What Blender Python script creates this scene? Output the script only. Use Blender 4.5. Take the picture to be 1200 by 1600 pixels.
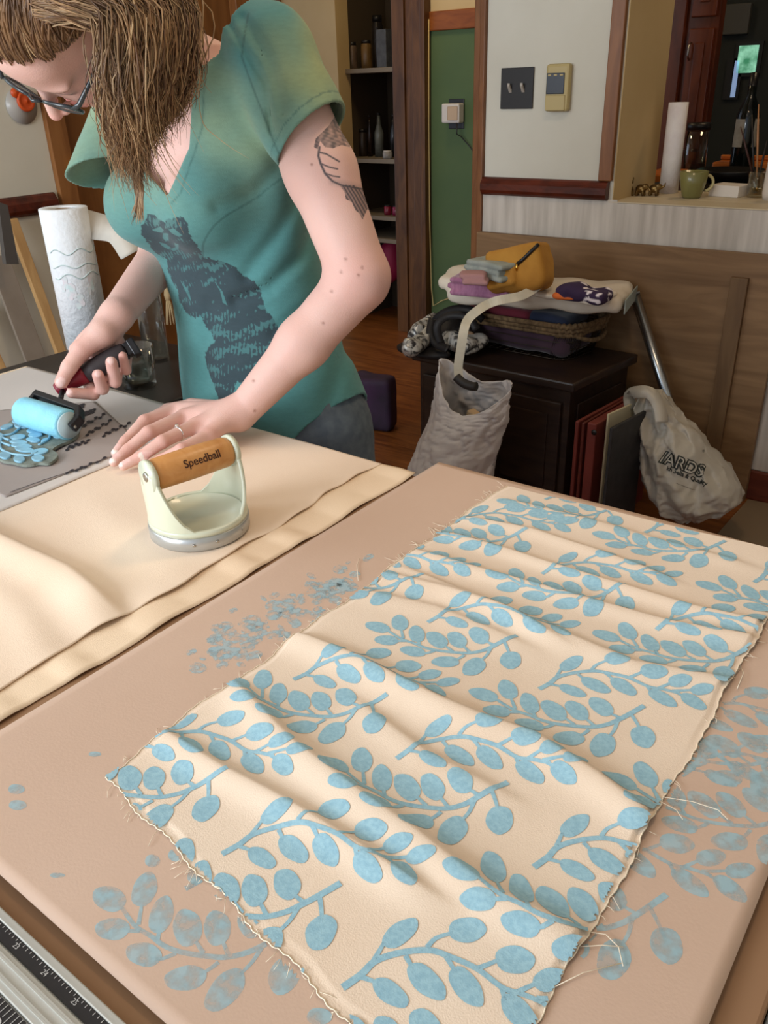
import bpy, bmesh, math, random
import numpy as np
from mathutils import Vector, Matrix
rnd = random.Random(7); nrs = np.random.RandomState(5)
for o in list(bpy.data.objects): bpy.data.objects.remove(o)
COL = bpy.context.scene.collection
R = math.radians
# ------------------------------------------------------------------ camera
FPX = 1300.0; PITCH, ROLL, YAW = R(27.11), R(-1.909), R(37.71)
CAM = np.array([0.0, 0.0, 1.23])
_F = np.array([-math.sin(YAW)*math.cos(PITCH), math.cos(YAW)*math.cos(PITCH), -math.sin(PITCH)])
_R = np.array([math.cos(YAW), math.sin(YAW), 0.0]); _U = np.cross(_R, _F)
_r = _R*math.cos(ROLL)+_U*math.sin(ROLL); _u = -_R*math.sin(ROLL)+_U*math.cos(ROLL)
cd = bpy.data.cameras.new('camera'); cam = bpy.data.objects.new('camera', cd); COL.objects.link(cam)
cam.matrix_world = Matrix(((_r[0], _u[0], -_F[0], CAM[0]), (_r[1], _u[1], -_F[1], CAM[1]), (_r[2], _u[2], -_F[2], CAM[2]), (0, 0, 0, 1)))
cd.sensor_fit = 'VERTICAL'; cd.sensor_height = 36; cd.lens = FPX/1600*36; cd.clip_start = .02
bpy.context.scene.camera = cam
def ray(x, y): return _F+_r*(x-600)/FPX-_u*(y-800)/FPX
def at(x, y, axis, val):                       # photograph point -> point on the plane axis=val
    d = ray(x, y); return CAM+d*((val-CAM[axis])/d[axis])
def dep(x, y, z): return CAM+ray(x, y)*z
def nz(v): v = np.array(v, float); return v/np.linalg.norm(v)
# ------------------------------------------------------------------ light
S = bpy.context.scene
S.view_settings.view_transform = 'Standard'; S.view_settings.look = 'None'
S.view_settings.gamma = 1; S.view_settings.use_curve_mapping = False
S.view_settings.exposure = 0.78
w = bpy.data.worlds.new('world'); S.world = w; w.use_nodes = True
w.node_tree.nodes['Background'].inputs[0].default_value = (.72, .82, 1, 1)
w.node_tree.nodes['Background'].inputs[1].default_value = .55
def area(name, loc, target, size, power, col):
    l = bpy.data.lights.new(name, 'AREA'); l.shape = 'RECTANGLE'; l.size, l.size_y = size; l.energy = power; l.color = col
    o = bpy.data.objects.new(name, l); COL.objects.link(o); o.location = loc
    o.rotation_euler = (Vector(target)-Vector(loc)).to_track_quat('-Z', 'Y').to_euler()
    return o
area('window_light', (-1.35, -1.75, 1.5), (-.6, .9, .7), (1.3, .9), 36, (.90, .95, 1))
area('side_window_light', (-2.45, -.5, 1.7), (-1.0, .8, .8), (.9, .9), 9, (.75, .88, 1))
area('ceiling_lamp_light', (-.55, 1.35, 2.35), (-.7, 1.0, 0), (.3, .3), 4, (1, .72, .45))
area('hall_lamp_light', (-2.4, 3.2, 2.35), (-2.6, 3.5, 0), (.3, .3), 3, (1, .75, .4))
area('kitchen_lamp_light', (-.6, 3.5, 2.3), (-.9, 3.3, .8), (.3, .3), 2.2, (1, .72, .42))
# ------------------------------------------------------------------ materials
_mats = {}
def mat(name, c, rough=.7, metal=0, c2=None, scale=8, stretch=(1, 1, 1), bump=0, bscale=150, bstretch=(1, 1, 1), trans=0, ior=1.45,
        sss=0, sheen=0, attr=None, emit=None, spec=.5, alpha=1, lo=.35, hi=.65, detail=4, dist=0, coat=0, thin=0):
    if name in _mats: return _mats[name]
    m = bpy.data.materials.new(name); m.use_nodes = True; nt = m.node_tree; N = nt.nodes; L = nt.links
    b = N['Principled BSDF']; g = lambda v: tuple(v)+(1,)
    b.inputs['Base Color'].default_value = g(c); b.inputs['Roughness'].default_value = rough; b.inputs['Metallic'].default_value = metal
    b.inputs['Specular IOR Level'].default_value = spec; b.inputs['IOR'].default_value = ior; b.inputs['Transmission Weight'].default_value = trans
    b.inputs['Alpha'].default_value = alpha; b.inputs['Coat Weight'].default_value = coat
    if sss: b.inputs['Subsurface Weight'].default_value = sss; b.inputs['Subsurface Radius'].default_value = (.012, .005, .003); b.inputs['Subsurface Scale'].default_value = 1
    if sheen: b.inputs['Sheen Weight'].default_value = sheen
    if emit: b.inputs['Emission Color'].default_value = g(c); b.inputs['Emission Strength'].default_value = emit
    tc = N.new('ShaderNodeTexCoord')
    def noise(sc, st, det, di=0):
        mp = N.new('ShaderNodeMapping'); mp.inputs['Scale'].default_value = st; L.new(tc.outputs['Object'], mp.inputs[0])
        n = N.new('ShaderNodeTexNoise'); n.inputs['Scale'].default_value = sc; n.inputs['Detail'].default_value = det; n.inputs['Distortion'].default_value = di
        L.new(mp.outputs[0], n.inputs[0]); return n
    col = None
    if attr:
        a = N.new('ShaderNodeVertexColor'); a.layer_name = attr; col = a.outputs['Color']
        L.new(col, b.inputs['Base Color'])
    if c2 is not None:
        n = noise(scale, stretch, detail, dist); r = N.new('ShaderNodeValToRGB')
        r.color_ramp.elements[0].position = lo; r.color_ramp.elements[1].position = hi
        L.new(n.outputs['Fac'], r.inputs[0])
        if attr:
            r.color_ramp.elements[0].color = g(c); r.color_ramp.elements[1].color = g(c2)
            mx = N.new('ShaderNodeMix'); mx.data_type = 'RGBA'; mx.blend_type = 'MULTIPLY'; mx.inputs['Factor'].default_value = 1
            L.new(col, mx.inputs[6]); L.new(r.outputs[0], mx.inputs[7]); L.new(mx.outputs[2], b.inputs['Base Color'])
        else:
            r.color_ramp.elements[0].color = g(c); r.color_ramp.elements[1].color = g(c2)
            L.new(r.outputs[0], b.inputs['Base Color'])
    if bump:
        n = noise(bscale, bstretch, 3); bp = N.new('ShaderNodeBump'); bp.inputs['Strength'].default_value = bump; bp.inputs['Distance'].default_value = .004
        L.new(n.outputs['Fac'], bp.inputs['Height']); L.new(bp.outputs[0], b.inputs['Normal'])
    _mats[name] = m; return m
def glassy(name, tint, ior=1.35):              # thin clear glass: see-through with a fresnel sheen
    if name in _mats: return _mats[name]
    m = bpy.data.materials.new(name); m.use_nodes = True; nt = m.node_tree; N = nt.nodes; L = nt.links; N.remove(N['Principled BSDF'])
    a = N.new('ShaderNodeBsdfTransparent'); a.inputs[0].default_value = tuple(tint)+(1,); g = N.new('ShaderNodeBsdfGlossy'); g.inputs['Roughness'].default_value = .03
    f = N.new('ShaderNodeLayerWeight'); f.inputs[0].default_value = .4; pw = N.new('ShaderNodeMath'); pw.operation = 'POWER'; pw.inputs[1].default_value = 1.2
    L.new(f.outputs['Facing'], pw.inputs[0]); x = N.new('ShaderNodeMixShader')
    L.new(pw.outputs[0], x.inputs[0]); L.new(a.outputs[0], x.inputs[1]); L.new(g.outputs[0], x.inputs[2]); L.new(x.outputs[0], N['Material Output'].inputs[0])
    _mats[name] = m; return m
def sr(r, g, b):                               # sRGB bytes -> linear
    f = lambda v: (v/255/12.92) if v/255 < .04045 else ((v/255+.055)/1.055)**2.4
    return (f(r), f(g), f(b))
def wood(name, a, b, scale=5, st=(1, 1, 12), rough=.4, spec=.4): return mat(name, a, rough, c2=b, scale=scale, stretch=st, dist=1.2, spec=spec, bump=.08, bscale=60, bstretch=st)
# ------------------------------------------------------------------ mesh building
class MB:
    def __init__(s): s.V = []; s.F = []; s.MI = []; s.n = 0; s.smooth = []
    def add(s, V, F, mi=0, smooth=False):
        V = np.asarray(V, float).reshape(-1, 3); s.V.append(V)
        for f in F: s.F.append(tuple(int(i)+s.n for i in f)); s.MI.append(mi); s.smooth.append(smooth)
        s.n += len(V); return s
    def box(s, c, size, rot=None, mi=0):
        h = np.array(size)/2; P = np.array([[x, y, z] for x in (-1, 1) for y in (-1, 1) for z in (-1, 1)])*h
        if rot is not None: P = P@np.array(rot).T
        return s.add(P+np.array(c), [(0, 1, 3, 2), (4, 6, 7, 5), (0, 4, 5, 1), (2, 3, 7, 6), (0, 2, 6, 4), (1, 5, 7, 3)], mi)
    def bb(s, lo, hi, mi=0): lo = np.array(lo, float); hi = np.array(hi, float); return s.box((lo+hi)/2, hi-lo, None, mi)
    def prism(s, poly, vec, mi=0):             # polygon of 3-D points swept along vec
        P = np.array(poly, float); n = len(P); V = np.vstack([P, P+np.array(vec)])
        return s.add(V, [tuple(range(n))[::-1], tuple(range(n, 2*n))]+[(i, (i+1) % n, n+(i+1) % n, n+i) for i in range(n)], mi)
    def tube(s, path, rad, seg=12, mi=0, cap=True, flat=None, closed=False):
        P = np.array(path, float); n = len(P); rad = np.broadcast_to(np.asarray(rad, float), (n,))
        T = np.gradient(P, axis=0) if not closed else (np.roll(P, -1, 0)-np.roll(P, 1, 0))
        T /= np.linalg.norm(T, axis=1)[:, None]+1e-12
        a = nz(np.cross(T[0], [0, 0, 1] if abs(T[0][2]) < .9 else [1, 0, 0])) if flat is None else nz(np.cross(T[0], flat))
        V = []
        for i in range(n):
            a = a-T[i]*(a@T[i]); a = nz(a); b = np.cross(T[i], a)
            k = np.arange(seg)*2*math.pi/seg; fl = 1 if flat is None else .25
            V.append(P[i]+rad[i]*(np.cos(k)[:, None]*a+fl*np.sin(k)[:, None]*b))
        V = np.vstack(V); F = []
        for i in range(n if closed else n-1):
            j = (i+1) % n
            for k in range(seg): F.append((i*seg+k, i*seg+(k+1) % seg, j*seg+(k+1) % seg, j*seg+k))
        if cap and not closed: F += [tuple(range(seg))[::-1], tuple(range((n-1)*seg, n*seg))]
        return s.add(V, F, mi, True)
    def lathe(s, prof, c, axis=(0, 0, 1), seg=32, mi=0):   # prof: (radius, height) pairs, closed end to end if radius 0
        ax = nz(axis); a = nz(np.cross(ax, [1, 0, 0] if abs(ax[0]) < .9 else [0, 1, 0])); b = np.cross(ax, a)
        k = np.arange(seg)*2*math.pi/seg; V = []
        for r, h in prof: V.append(np.array(c)+ax*h+max(r, 1e-5)*(np.cos(k)[:, None]*a+np.sin(k)[:, None]*b))
        F = []
        for i in range(len(prof)-1):
            for q in range(seg): F.append((i*seg+q, i*seg+(q+1) % seg, (i+1)*seg+(q+1) % seg, (i+1)*seg+q))
        return s.add(np.vstack(V), F, mi, True)
    def loft(s, rings, mi=0, cap=True, closed=True):
        n = len(rings[0]); F = []
        for i in range(len(rings)-1):
            for k in range(n if closed else n-1): F.append((i*n+k, i*n+(k+1) % n, (i+1)*n+(k+1) % n, (i+1)*n+k))
        if cap: F += [tuple(range(n))[::-1], tuple(range((len(rings)-1)*n, len(rings)*n))]
        return s.add(np.vstack(rings), F, mi, True)
    def grid(s, fn, nu, nv, mi=0):
        V = [fn(i/nu, j/nv) for j in range(nv+1) for i in range(nu+1)]
        F = [(j*(nu+1)+i, j*(nu+1)+i+1, (j+1)*(nu+1)+i+1, (j+1)*(nu+1)+i) for j in range(nv) for i in range(nu)]
        return s.add(V, F, mi, True)
    def verts(s): return np.vstack(s.V)
def empty(name, loc):
    o = bpy.data.objects.new(name, None); COL.objects.link(o); o.location = tuple(float(v) for v in loc); o.empty_display_size = .05; return o
def tag(o, label=None, cat=None, group=None, kind=None):
    if label: o['label'] = label
    if cat: o['category'] = cat
    if group: o['group'] = group
    if kind: o['kind'] = kind
    return o
def wloc(p):
    v = Vector((0, 0, 0))
    while p is not None: v += p.location; p = p.parent
    return np.array(v)
def obj(name, mb, m, parent=None, bevel=0, seg=2, mods=None, smooth=None, solid=0):
    V = mb.verts(); me = bpy.data.meshes.new(name)
    if parent is not None: org = wloc(parent)
    else: org = np.array([(V[:, 0].min()+V[:, 0].max())/2, (V[:, 1].min()+V[:, 1].max())/2, V[:, 2].min()])
    loc0 = org if parent is None else None
    me.from_pydata((V-org).tolist(), [], mb.F)
    me.polygons.foreach_set('material_index', mb.MI)
    me.polygons.foreach_set('use_smooth', mb.smooth if smooth in (None, 'keep') else [smooth]*len(mb.F))
    for q in (m if isinstance(m, (list, tuple)) else [m]): me.materials.append(q)
    bm = bmesh.new(); bm.from_mesh(me)
    if smooth != 'keep': bmesh.ops.recalc_face_normals(bm, faces=bm.faces)
    if bevel:
        ed = [e for e in bm.edges if len(e.link_faces) == 2 and e.calc_face_angle(0) > R(40)]
        bmesh.ops.bevel(bm, geom=ed, offset=bevel, segments=seg, profile=.5, affect='EDGES')
    bm.to_mesh(me); bm.free(); me.update()
    o = bpy.data.objects.new(name, me); COL.objects.link(o)
    if parent is None: o.location = tuple(loc0)
    else: o.parent = parent
    if solid:
        md = o.modifiers.new('solid', 'SOLIDIFY'); md.thickness = solid; md.offset = -1
    return o
def struct(name, mb, m, parent=None, bevel=0):
    o = obj(name, mb, m, parent, bevel)
    if parent is None: o['kind'] = 'structure'
    return o
def text_mesh(s, size, bold=0):                # flat letters as vertices and faces, x to the right, y up, centred
    cu = bpy.data.curves.new('t', 'FONT'); cu.body = s; cu.size = size; cu.offset = bold; cu.align_x = 'CENTER'; cu.align_y = 'CENTER'; cu.resolution_u = 4
    o = bpy.data.objects.new('t', cu); COL.objects.link(o)
    dg = bpy.context.evaluated_depsgraph_get(); me = bpy.data.meshes.new_from_object(o.evaluated_get(dg))
    bm = bmesh.new(); bm.from_mesh(me); bmesh.ops.triangulate(bm, faces=bm.faces)
    bmesh.ops.subdivide_edges(bm, edges=[e for e in bm.edges if e.calc_length() > size*.3], cuts=2); bmesh.ops.triangulate(bm, faces=bm.faces)
    V = np.array([v.co[:] for v in bm.verts]); F = [tuple(v.index for v in f.verts) for f in bm.faces]
    bm.free(); bpy.data.meshes.remove(me); bpy.data.objects.remove(o); bpy.data.curves.remove(cu)
    return V, F
# ------------------------------------------------------------------ signed distance modelling
def smin(a, b, k): h = np.clip(.5+.5*(b-a)/k, 0, 1); return b*(1-h)+a*h-k*h*(1-h)
def cone(a, b, ra, rb):
    a = np.array(a, float); b = np.array(b, float); ba = b-a; L2 = ba@ba
    def f(P):
        t = np.clip(((P-a)@ba)/L2, 0, 1); return np.linalg.norm(P-a-t[:, None]*ba, axis=1)-(ra+(rb-ra)*t)
    return f
def ell(c, r, axes=None):
    c = np.array(c, float); r = np.array(r, float); A = np.eye(3) if axes is None else np.array(axes)
    def f(P):
        q = (P-c)@A.T; k0 = np.linalg.norm(q/r, axis=1); k1 = np.linalg.norm(q/(r*r), axis=1)+1e-9; return k0*(k0-1)/k1
    return f
def union(prims):                              # prims: (fn, k)
    def f(P):
        d = None
        for fn, k in prims:
            e = fn(P); d = e if d is None else smin(d, e, k)
        return d
    return f
def nets(fn, lo, hi, h):
    lo = np.array(lo, float); hi = np.array(hi, float); B = 8
    nb = np.ceil((hi-lo)/(h*B)).astype(int); n = nb*B
    g = [lo[i]+(np.arange(nb[i])*B+B/2)*h for i in range(3)]
    C = np.stack(np.meshgrid(*g, indexing='ij'), -1).reshape(-1, 3)
    d = np.concatenate([fn(c) for c in np.array_split(C, max(1, len(C)//60000))])
    Fd = np.repeat(np.repeat(np.repeat(d.reshape(nb), B, 0), B, 1), B, 2).astype(np.float32)
    act = np.argwhere(np.abs(d.reshape(nb)) < B*h*.87*1.5+.012)
    loc = np.stack(np.meshgrid(*[np.arange(B)]*3, indexing='ij'), -1).reshape(-1, 3)
    for ch in np.array_split(act, max(1, len(act)//150)):
        idx = (ch[:, None, :]*B+loc[None]).reshape(-1, 3)
        Fd[idx[:, 0], idx[:, 1], idx[:, 2]] = fn(lo+idx*h)
    s = Fd < 0; nx, ny, nzz = Fd.shape
    c = np.zeros((nx-1, ny-1, nzz-1), np.int8)
    for i in (0, 1):
        for j in (0, 1):
            for k in (0, 1): c += s[i:nx-1+i, j:ny-1+j, k:nzz-1+k]
    cell = np.argwhere((c > 0) & (c < 8)); ids = -np.ones(c.shape, np.int64); ids[cell[:, 0], cell[:, 1], cell[:, 2]] = np.arange(len(cell))
    acc = np.zeros((len(cell), 3)); cnt = np.zeros(len(cell)); cs = [(i, j, k) for i in (0, 1) for j in (0, 1) for k in (0, 1)]
    for a in range(8):
        for b in range(a+1, 8):
            A = np.array(cs[a]); Bq = np.array(cs[b])
            if np.abs(A-Bq).sum() != 1: continue
            pa = cell+A; pb = cell+Bq; va = Fd[pa[:, 0], pa[:, 1], pa[:, 2]]; vb = Fd[pb[:, 0], pb[:, 1], pb[:, 2]]
            m = (va < 0) != (vb < 0); t = (va/(va-vb+1e-12))[m]
            acc[m] += A+t[:, None]*(Bq-A); cnt[m] += 1
    V = lo+(cell+acc/cnt[:, None])*h; F = []
    for ax in range(3):
        sl = [slice(0, -1)]*3; sh = [slice(0, -1)]*3; sh[ax] = slice(1, None)
        full = [slice(None)]*3
        a = s.copy(); b = np.roll(s, -1, ax); e = a != b
        lim = [slice(1, nx-1), slice(1, ny-1), slice(1, nzz-1)]
        E = np.argwhere(e[lim[0], lim[1], lim[2]])+1
        o1, o2 = [(1, 2), (2, 0), (0, 1)][ax]; u = np.zeros(3, int); v = np.zeros(3, int); u[o1] = 1; v[o2] = 1
        q = [ids[tuple((E-x).T)] for x in (u+v, v, 0*u, u)]
        q = np.stack(q, 1); inside = s[tuple(E.T)]
        q[~inside] = q[~inside][:, ::-1]
        F.append(q[(q >= 0).all(1)])
    return V, np.vstack(F)
def nobj(name, V, F, m, parent, colors=None, smooth=True):
    org = wloc(parent) if parent is not None else np.array([V[:, 0].mean(), V[:, 1].mean(), V[:, 2].min()])
    me = bpy.data.meshes.new(name); me.from_pydata((V-org).tolist(), [], F.tolist() if hasattr(F, 'tolist') else F)
    me.polygons.foreach_set('use_smooth', [smooth]*len(me.polygons)); me.materials.append(m)
    if colors is not None:
        ca = me.color_attributes.new('Col', 'FLOAT_COLOR', 'POINT')
        ca.data.foreach_set('color', np.hstack([colors, np.ones((len(colors), 1))]).astype(np.float32).ravel())
    me.update(); o = bpy.data.objects.new(name, me); COL.objects.link(o)
    if parent is None: o.location = tuple(org)
    else: o.parent = parent
    return o
def inpoly(P, poly):
    x, y = P[:, 0], P[:, 1]; r = np.zeros(len(P), bool); n = len(poly)
    for i in range(n):
        x1, y1 = poly[i]; x2, y2 = poly[(i+1) % n]
        if y1 == y2: continue
        c = ((y1 > y) != (y2 > y)) & (x < (x2-x1)*(y-y1)/(y2-y1)+x1); r ^= c
    return r
def segdist(P, pl):
    d = np.full(len(P), 1e9)
    for a, b in zip(pl[:-1], pl[1:]):
        a = np.array(a, float); b = np.array(b, float); ba = b-a
        t = np.clip(((P-a)@ba)/(ba@ba+1e-12), 0, 1); d = np.minimum(d, np.linalg.norm(P-a-t[:, None]*ba, axis=1))
    return d
def vnoise(P, sc, seed=0):                     # cheap smooth noise from sines
    q = np.asarray(P)*sc; rs = np.random.RandomState(seed); r = 0
    for i in range(6):
        k = rs.normal(size=3); k /= np.linalg.norm(k); r = r+np.sin(q@(k*(1+.45*i))+rs.uniform(0, 6.28))/(1+.35*i)
    return r/3.2
#@@PART2
# ------------------------------------------------------------------ the room
WY = 2.65
M_wall = mat('wall_paint', sr(206, 203, 190), .8, c2=sr(198, 194, 180), scale=3, bump=.08, bscale=400)
M_paper = mat('wainscot_paper', sr(208, 200, 190), .8, c2=sr(180, 172, 162), scale=10, stretch=(3, 3, .25), bump=.1, bscale=200)
M_cream = mat('cream_paint', sr(205, 180, 135), .8, c2=sr(196, 170, 124), scale=3)
M_oak = wood('oak_trim', sr(134, 88, 52), sr(108, 66, 36), 6, (3, 3, .6))
M_mahog = wood('mahogany_trim', sr(96, 40, 24), sr(62, 24, 15), 6, (1.5, 4, 4), .3)
M_darkw = wood('dark_jamb', sr(106, 68, 34), sr(76, 46, 22), 6, (3, 3, .6))
M_green = mat('green_paint', sr(88, 108, 68), .75, c2=sr(80, 102, 66), scale=3)
M_white = mat('white_board', sr(220, 216, 205), .5)
fl = MB().bb((-5, -2.2, -.06), (1.6, 5.6, 0)); M_floor = wood('floor_boards', sr(150, 90, 44), sr(112, 62, 28), 4, (1, 12, 1), .35)
struct('floor', fl, M_floor)
struct('ceiling', MB().bb((-5, -2.2, 2.45), (1.6, 5.6, 2.5)), mat('ceiling_paint', sr(225, 220, 208), .9))
PX0, SZ, PT = -1.10, .885, 2.0                 # pass-through left side, sill height, head
wl = MB(); jr = at(757, 272, 1, WY)[0]
wl.bb((jr, WY, 0), (PX0, WY+.12, 2.45)); wl.bb((PX0, WY, 0), (1.2, WY+.12, SZ-.03)); wl.bb((PX0, WY, PT), (1.2, WY+.12, 2.45)); wl.bb((.5, WY, SZ-.03), (1.2, WY+.12, PT))
wl.bb((-2.6, WY, 2.05), (jr, WY+.12, 2.45))
struct('wall_back', wl, M_wall)
struct('wall_pier', MB().bb((PX0-.07, WY+.1205, SZ-.03), (PX0, 3.0, 2.45)).bb((PX0+.0003, WY-.0005, SZ), (PX0+.003, 3.0, PT)), M_cream)
wp = MB(); wp.bb((jr, WY-.006, .1), (PX0+.02, WY-.0005, .89)); wp.bb((PX0+.02, WY-.006, .1), (1.2, WY-.0005, SZ-.004)); struct('wall_wainscot', wp, M_paper)
struct('wall_right', MB().bb((1.2, -2.2, 0), (1.3, 4.5, 2.45)), M_wall)
struct('baseboard_back', MB().bb((jr, WY-.022, 0), (1.2, WY-.007, .1)), wood('red_baseboard', sr(110, 52, 34), sr(84, 38, 25), 6, (1, 4, 4)), bevel=.004)
# chair rail with rounded profile
def rail(name, a, b, out, zc=.916, h=.056, d=.03):
    prof = [(0, -h/2), (d*.55, -h/2), (d*.8, -h*.38), (d, -h*.2), (d, h*.15), (d*.75, h*.3), (d*.6, h*.42), (d*.35, h/2), (0, h/2)]
    out = np.array(out, float); a = np.array(a, float); b = np.array(b, float)
    return struct(name, MB().prism([a+out*p+np.array([0, 0, zc+q]) for p, q in prof], b-a), M_mahog)
rail('trim_1', (jr+.001, WY-.0005, 0), (PX0-.012, WY-.0005, 0), (0, -1, 0))
struct('trim_2', MB().bb((at(938, 279, 1, WY)[0], WY-.02, .945), (PX0-.002, WY-.0005, 2.45)), M_oak, bevel=.003)
jl = at(735, 400, 1, WY)[0]
struct('trim_3', MB().bb((jl+.03, WY-.016, 0), (jr-.001, WY-.0005, 2.05)).bb((jl, WY, 0), (jl+.05, WY+.12, 2.05)), M_oak, bevel=.003)
struct('trim_4', MB().bb((PX0-.01, WY-.0065, SZ-.0035), (.5, WY+.121, SZ)).bb((PX0, WY+.121, SZ-.03), (.5, 3.0, SZ)), mat('sill_paint', sr(200, 186, 158), .5), bevel=.003)
# left wall with a door
LX = -2.6; jd = at(63, 167, 0, LX)[1]; je = at(113, 317, 0, LX)[1]
ll = MB(); ll.bb((LX-.12, -2.2, 0), (LX, jd, 2.45)); ll.bb((LX-.12, jd, 2.06), (LX, 2.75, 2.45)); ll.bb((LX-.12, 2.62, 0), (LX, 2.75, 2.06))
struct('wall_left', ll, mat('wall_paint_left', sr(214, 208, 190), .8, c2=sr(206, 199, 180), scale=3))
rail('trim_5', (LX+.0005, -1.2, 0), (LX+.0005, jd-.02, 0), (1, 0, 0), .925, .06)
struct('trim_6', MB().bb((LX-.1, jd+.001, 0), (LX+.018, jd+.07, 2.06)).bb((LX-.1, 2.55, 0), (LX+.018, 2.62, 2.06)), wood('door_casing', sr(150, 100, 55), sr(125, 78, 40), 6, (3, 3, .6)), bevel=.003)
dr = struct('door_1', MB().bb((LX-.06, jd+.072, .01), (LX-.02, 2.548, 2.05)), wood('door_veneer', sr(140, 92, 48), sr(118, 74, 36), 5, (3, 3, .5), .45))
kc = at(121, 258, 0, LX+.03)
obj('door_knob', MB().lathe([(0, 0), (.028, 0), (.028, .004), (.012, .008), (.011, .03), (.024, .038), (.028, .05), (.022, .062), (0, .066)], (LX-.02, kc[1], kc[2]), (1, 0, 0)), mat('brass', sr(212, 170, 84), .22, 1), dr)
# hall beyond the opening
HY = 3.75
hx = lambda px, py=200: at(px, py, 1, HY)[0]
xb, xp, xj = hx(525, 50), hx(618, 200), hx(669, 200)
struct('wall_hall', MB().bb((-5, HY, 0), (xb, HY+.1, 2.45)), M_cream)
struct('trim_7', MB().bb((hx(424, 5), HY-.015, 0), (hx(440, 5), HY-.0005, 2.45)), M_oak)
jm = MB(); x = xp
for wd, t in ((.075, .03), (.05, .012), (.05, .03), (.03, .045)): jm.bb((x, HY-t*.6, 0), (x+wd-.002, HY+.028, 2.45)); x += wd
sc = (xj-xp)/(x-xp)
for V in jm.V: V[:, 0] = xp+(V[:, 0]-xp)*sc
struct('trim_8', jm, M_darkw, bevel=.003)
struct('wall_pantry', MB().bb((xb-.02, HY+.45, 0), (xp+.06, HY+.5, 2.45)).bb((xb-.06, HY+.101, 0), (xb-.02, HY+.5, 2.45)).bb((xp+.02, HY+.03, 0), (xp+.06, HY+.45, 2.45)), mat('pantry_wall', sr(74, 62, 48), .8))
GY = HY+.03; ztop = at(700, 47, 1, GY)[2]; zr = at(700, 16, 1, GY)[2]; gxr = at(775, 200, 1, GY)[0]
struct('wall_green', MB().bb((xj-.004, GY, 0), (gxr, GY+.06, ztop)), M_green)
struct('trim_9', MB().bb((xj-.003, GY-.015, ztop), (gxr, GY+.06, zr)), wood('orange_oak', sr(150, 84, 34), sr(126, 66, 26), 6, (1, 4, 4)), bevel=.004)
struct('wall_hall_upper', MB().bb((xj-.004, GY, zr), (gxr, GY+.06, 2.45)), M_cream)
struct('baseboard_hall', MB().bb((xj-.003, GY-.015, 0), (gxr, GY-.001, .09)), M_darkw)
# outlet with plug-in charger on the green wall
oc = at(714, 178, 1, GY)
t = tag(empty('wall_outlet', (oc[0], GY-.004, oc[2]-.06)), 'black outlet plate on the green hall wall, half covered by a white plug-in box', 'outlet')
obj('plate', MB().box((oc[0], GY-.004, oc[2]), (.085, .007, .13)), mat('black_plastic', sr(28, 26, 26), .35), t, bevel=.002)
ch = at(706, 177, 1, GY-.04)
t = tag(empty('charger', (ch[0], GY-.05, ch[2]-.04)), 'white square plug-in charger with a thin black cord on the green wall', 'charger')
obj('housing', MB().box((ch[0], GY-.032, ch[2]), (.1, .046, .085)), mat('white_plastic', sr(214, 205, 195), .4), t, bevel=.006)
obj('face_panel', MB().box((ch[0]+.014, GY-.057, ch[2]), (.055, .003, .06)), mat('tan_plastic', sr(196, 168, 138), .5), t, bevel=.003)
c1 = np.array([ch[0]+.035, GY-.05, ch[2]-.04]); c2 = at(733, 228, 1, GY-.02); c3 = c2+np.array([.25, 0, -.25])
obj('cord', MB().tube([c1, c1+np.array([0, 0, -.05]), (c1+c2)/2+np.array([-.01, 0, -.01]), c2, c3, c3+np.array([.1, 0, -.3])], .003, 6), mat('black_plastic', (0, 0, 0)), t)
yc = [at(p[0], p[1], 1, GY-.025) for p in ((670, 30), (670, 180), (671, 330), (674, 450), (677, 478), (690, 470), (705, 465))]
tag(obj('cord', MB().tube(yc, .0025, 6), mat('cream_cord', sr(214, 188, 128), .7)), 'thin cream cord running down the left edge of the green wall', 'cord')
# pantry shelves and their contents
zs = [at(580, 106, 1, HY+.05)[2], at(600, 249, 1, HY+.05)[2], at(606, 339, 1, HY+.05)[2], at(612, 375, 1, HY+.05)[2]]
sh_l = ['upper pantry shelf carrying tall jars', 'second pantry shelf from the top, with bottles and a white cup', 'third pantry shelf from the top, with red fruit shaped jars', 'lowest visible pantry shelf, above the pink bag']
for z, lb in zip(zs, sh_l):
    tag(obj('pantry_shelf', MB().bb((xb-.018, HY+.06, z-.022), (xp+.018, HY+.448, z)), mat('shelf_paint', sr(128, 114, 94), .6), bevel=.002), lb, 'shelf', 'pantry shelves')
M_glass = glassy('clear_glass', (.93, .96, .95))
M_cap = mat('dark_cap', sr(30, 28, 30), .4)
def jar(px, z, wpx, hpx, col, label, kind='jar', Y=HY+.16, lid=None, neck=0):
    c = at(px, 100, 1, Y); d = (c-CAM)@_F; r = wpx/2*d/FPX; h = hpx*d/FPX/1.08
    b = np.array([c[0], Y, z])
    t = tag(empty(kind, b), label, kind.split('_')[-1], 'jars and bottles on the pantry shelves')
    if neck: prof = [(0, 0), (r, 0), (r, h*.55), (r*.45, h*.75), (r*.33, h*.95), (0, h*.95)]; cr, ch_ = r*.38, h*.94
    else: prof = [(0, 0), (r*.92, 0), (r, r*.15), (r, h*.8), (r*.8, h*.88), (r*.8, h*.9), (0, h*.9)]; cr, ch_ = r*.85, h*.88
    obj('body', MB().lathe(prof, b, seg=20), mat('jarcol_%d_%d_%d' % col, sr(*col), .25, c2=sr(*[int(v*.7) for v in col]), scale=14), t)
    obj('cap', MB().lathe([(0, ch_), (cr, ch_), (cr, h*1.0), (0, h*1.0)], b, seg=20), lid or M_cap, t)
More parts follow.
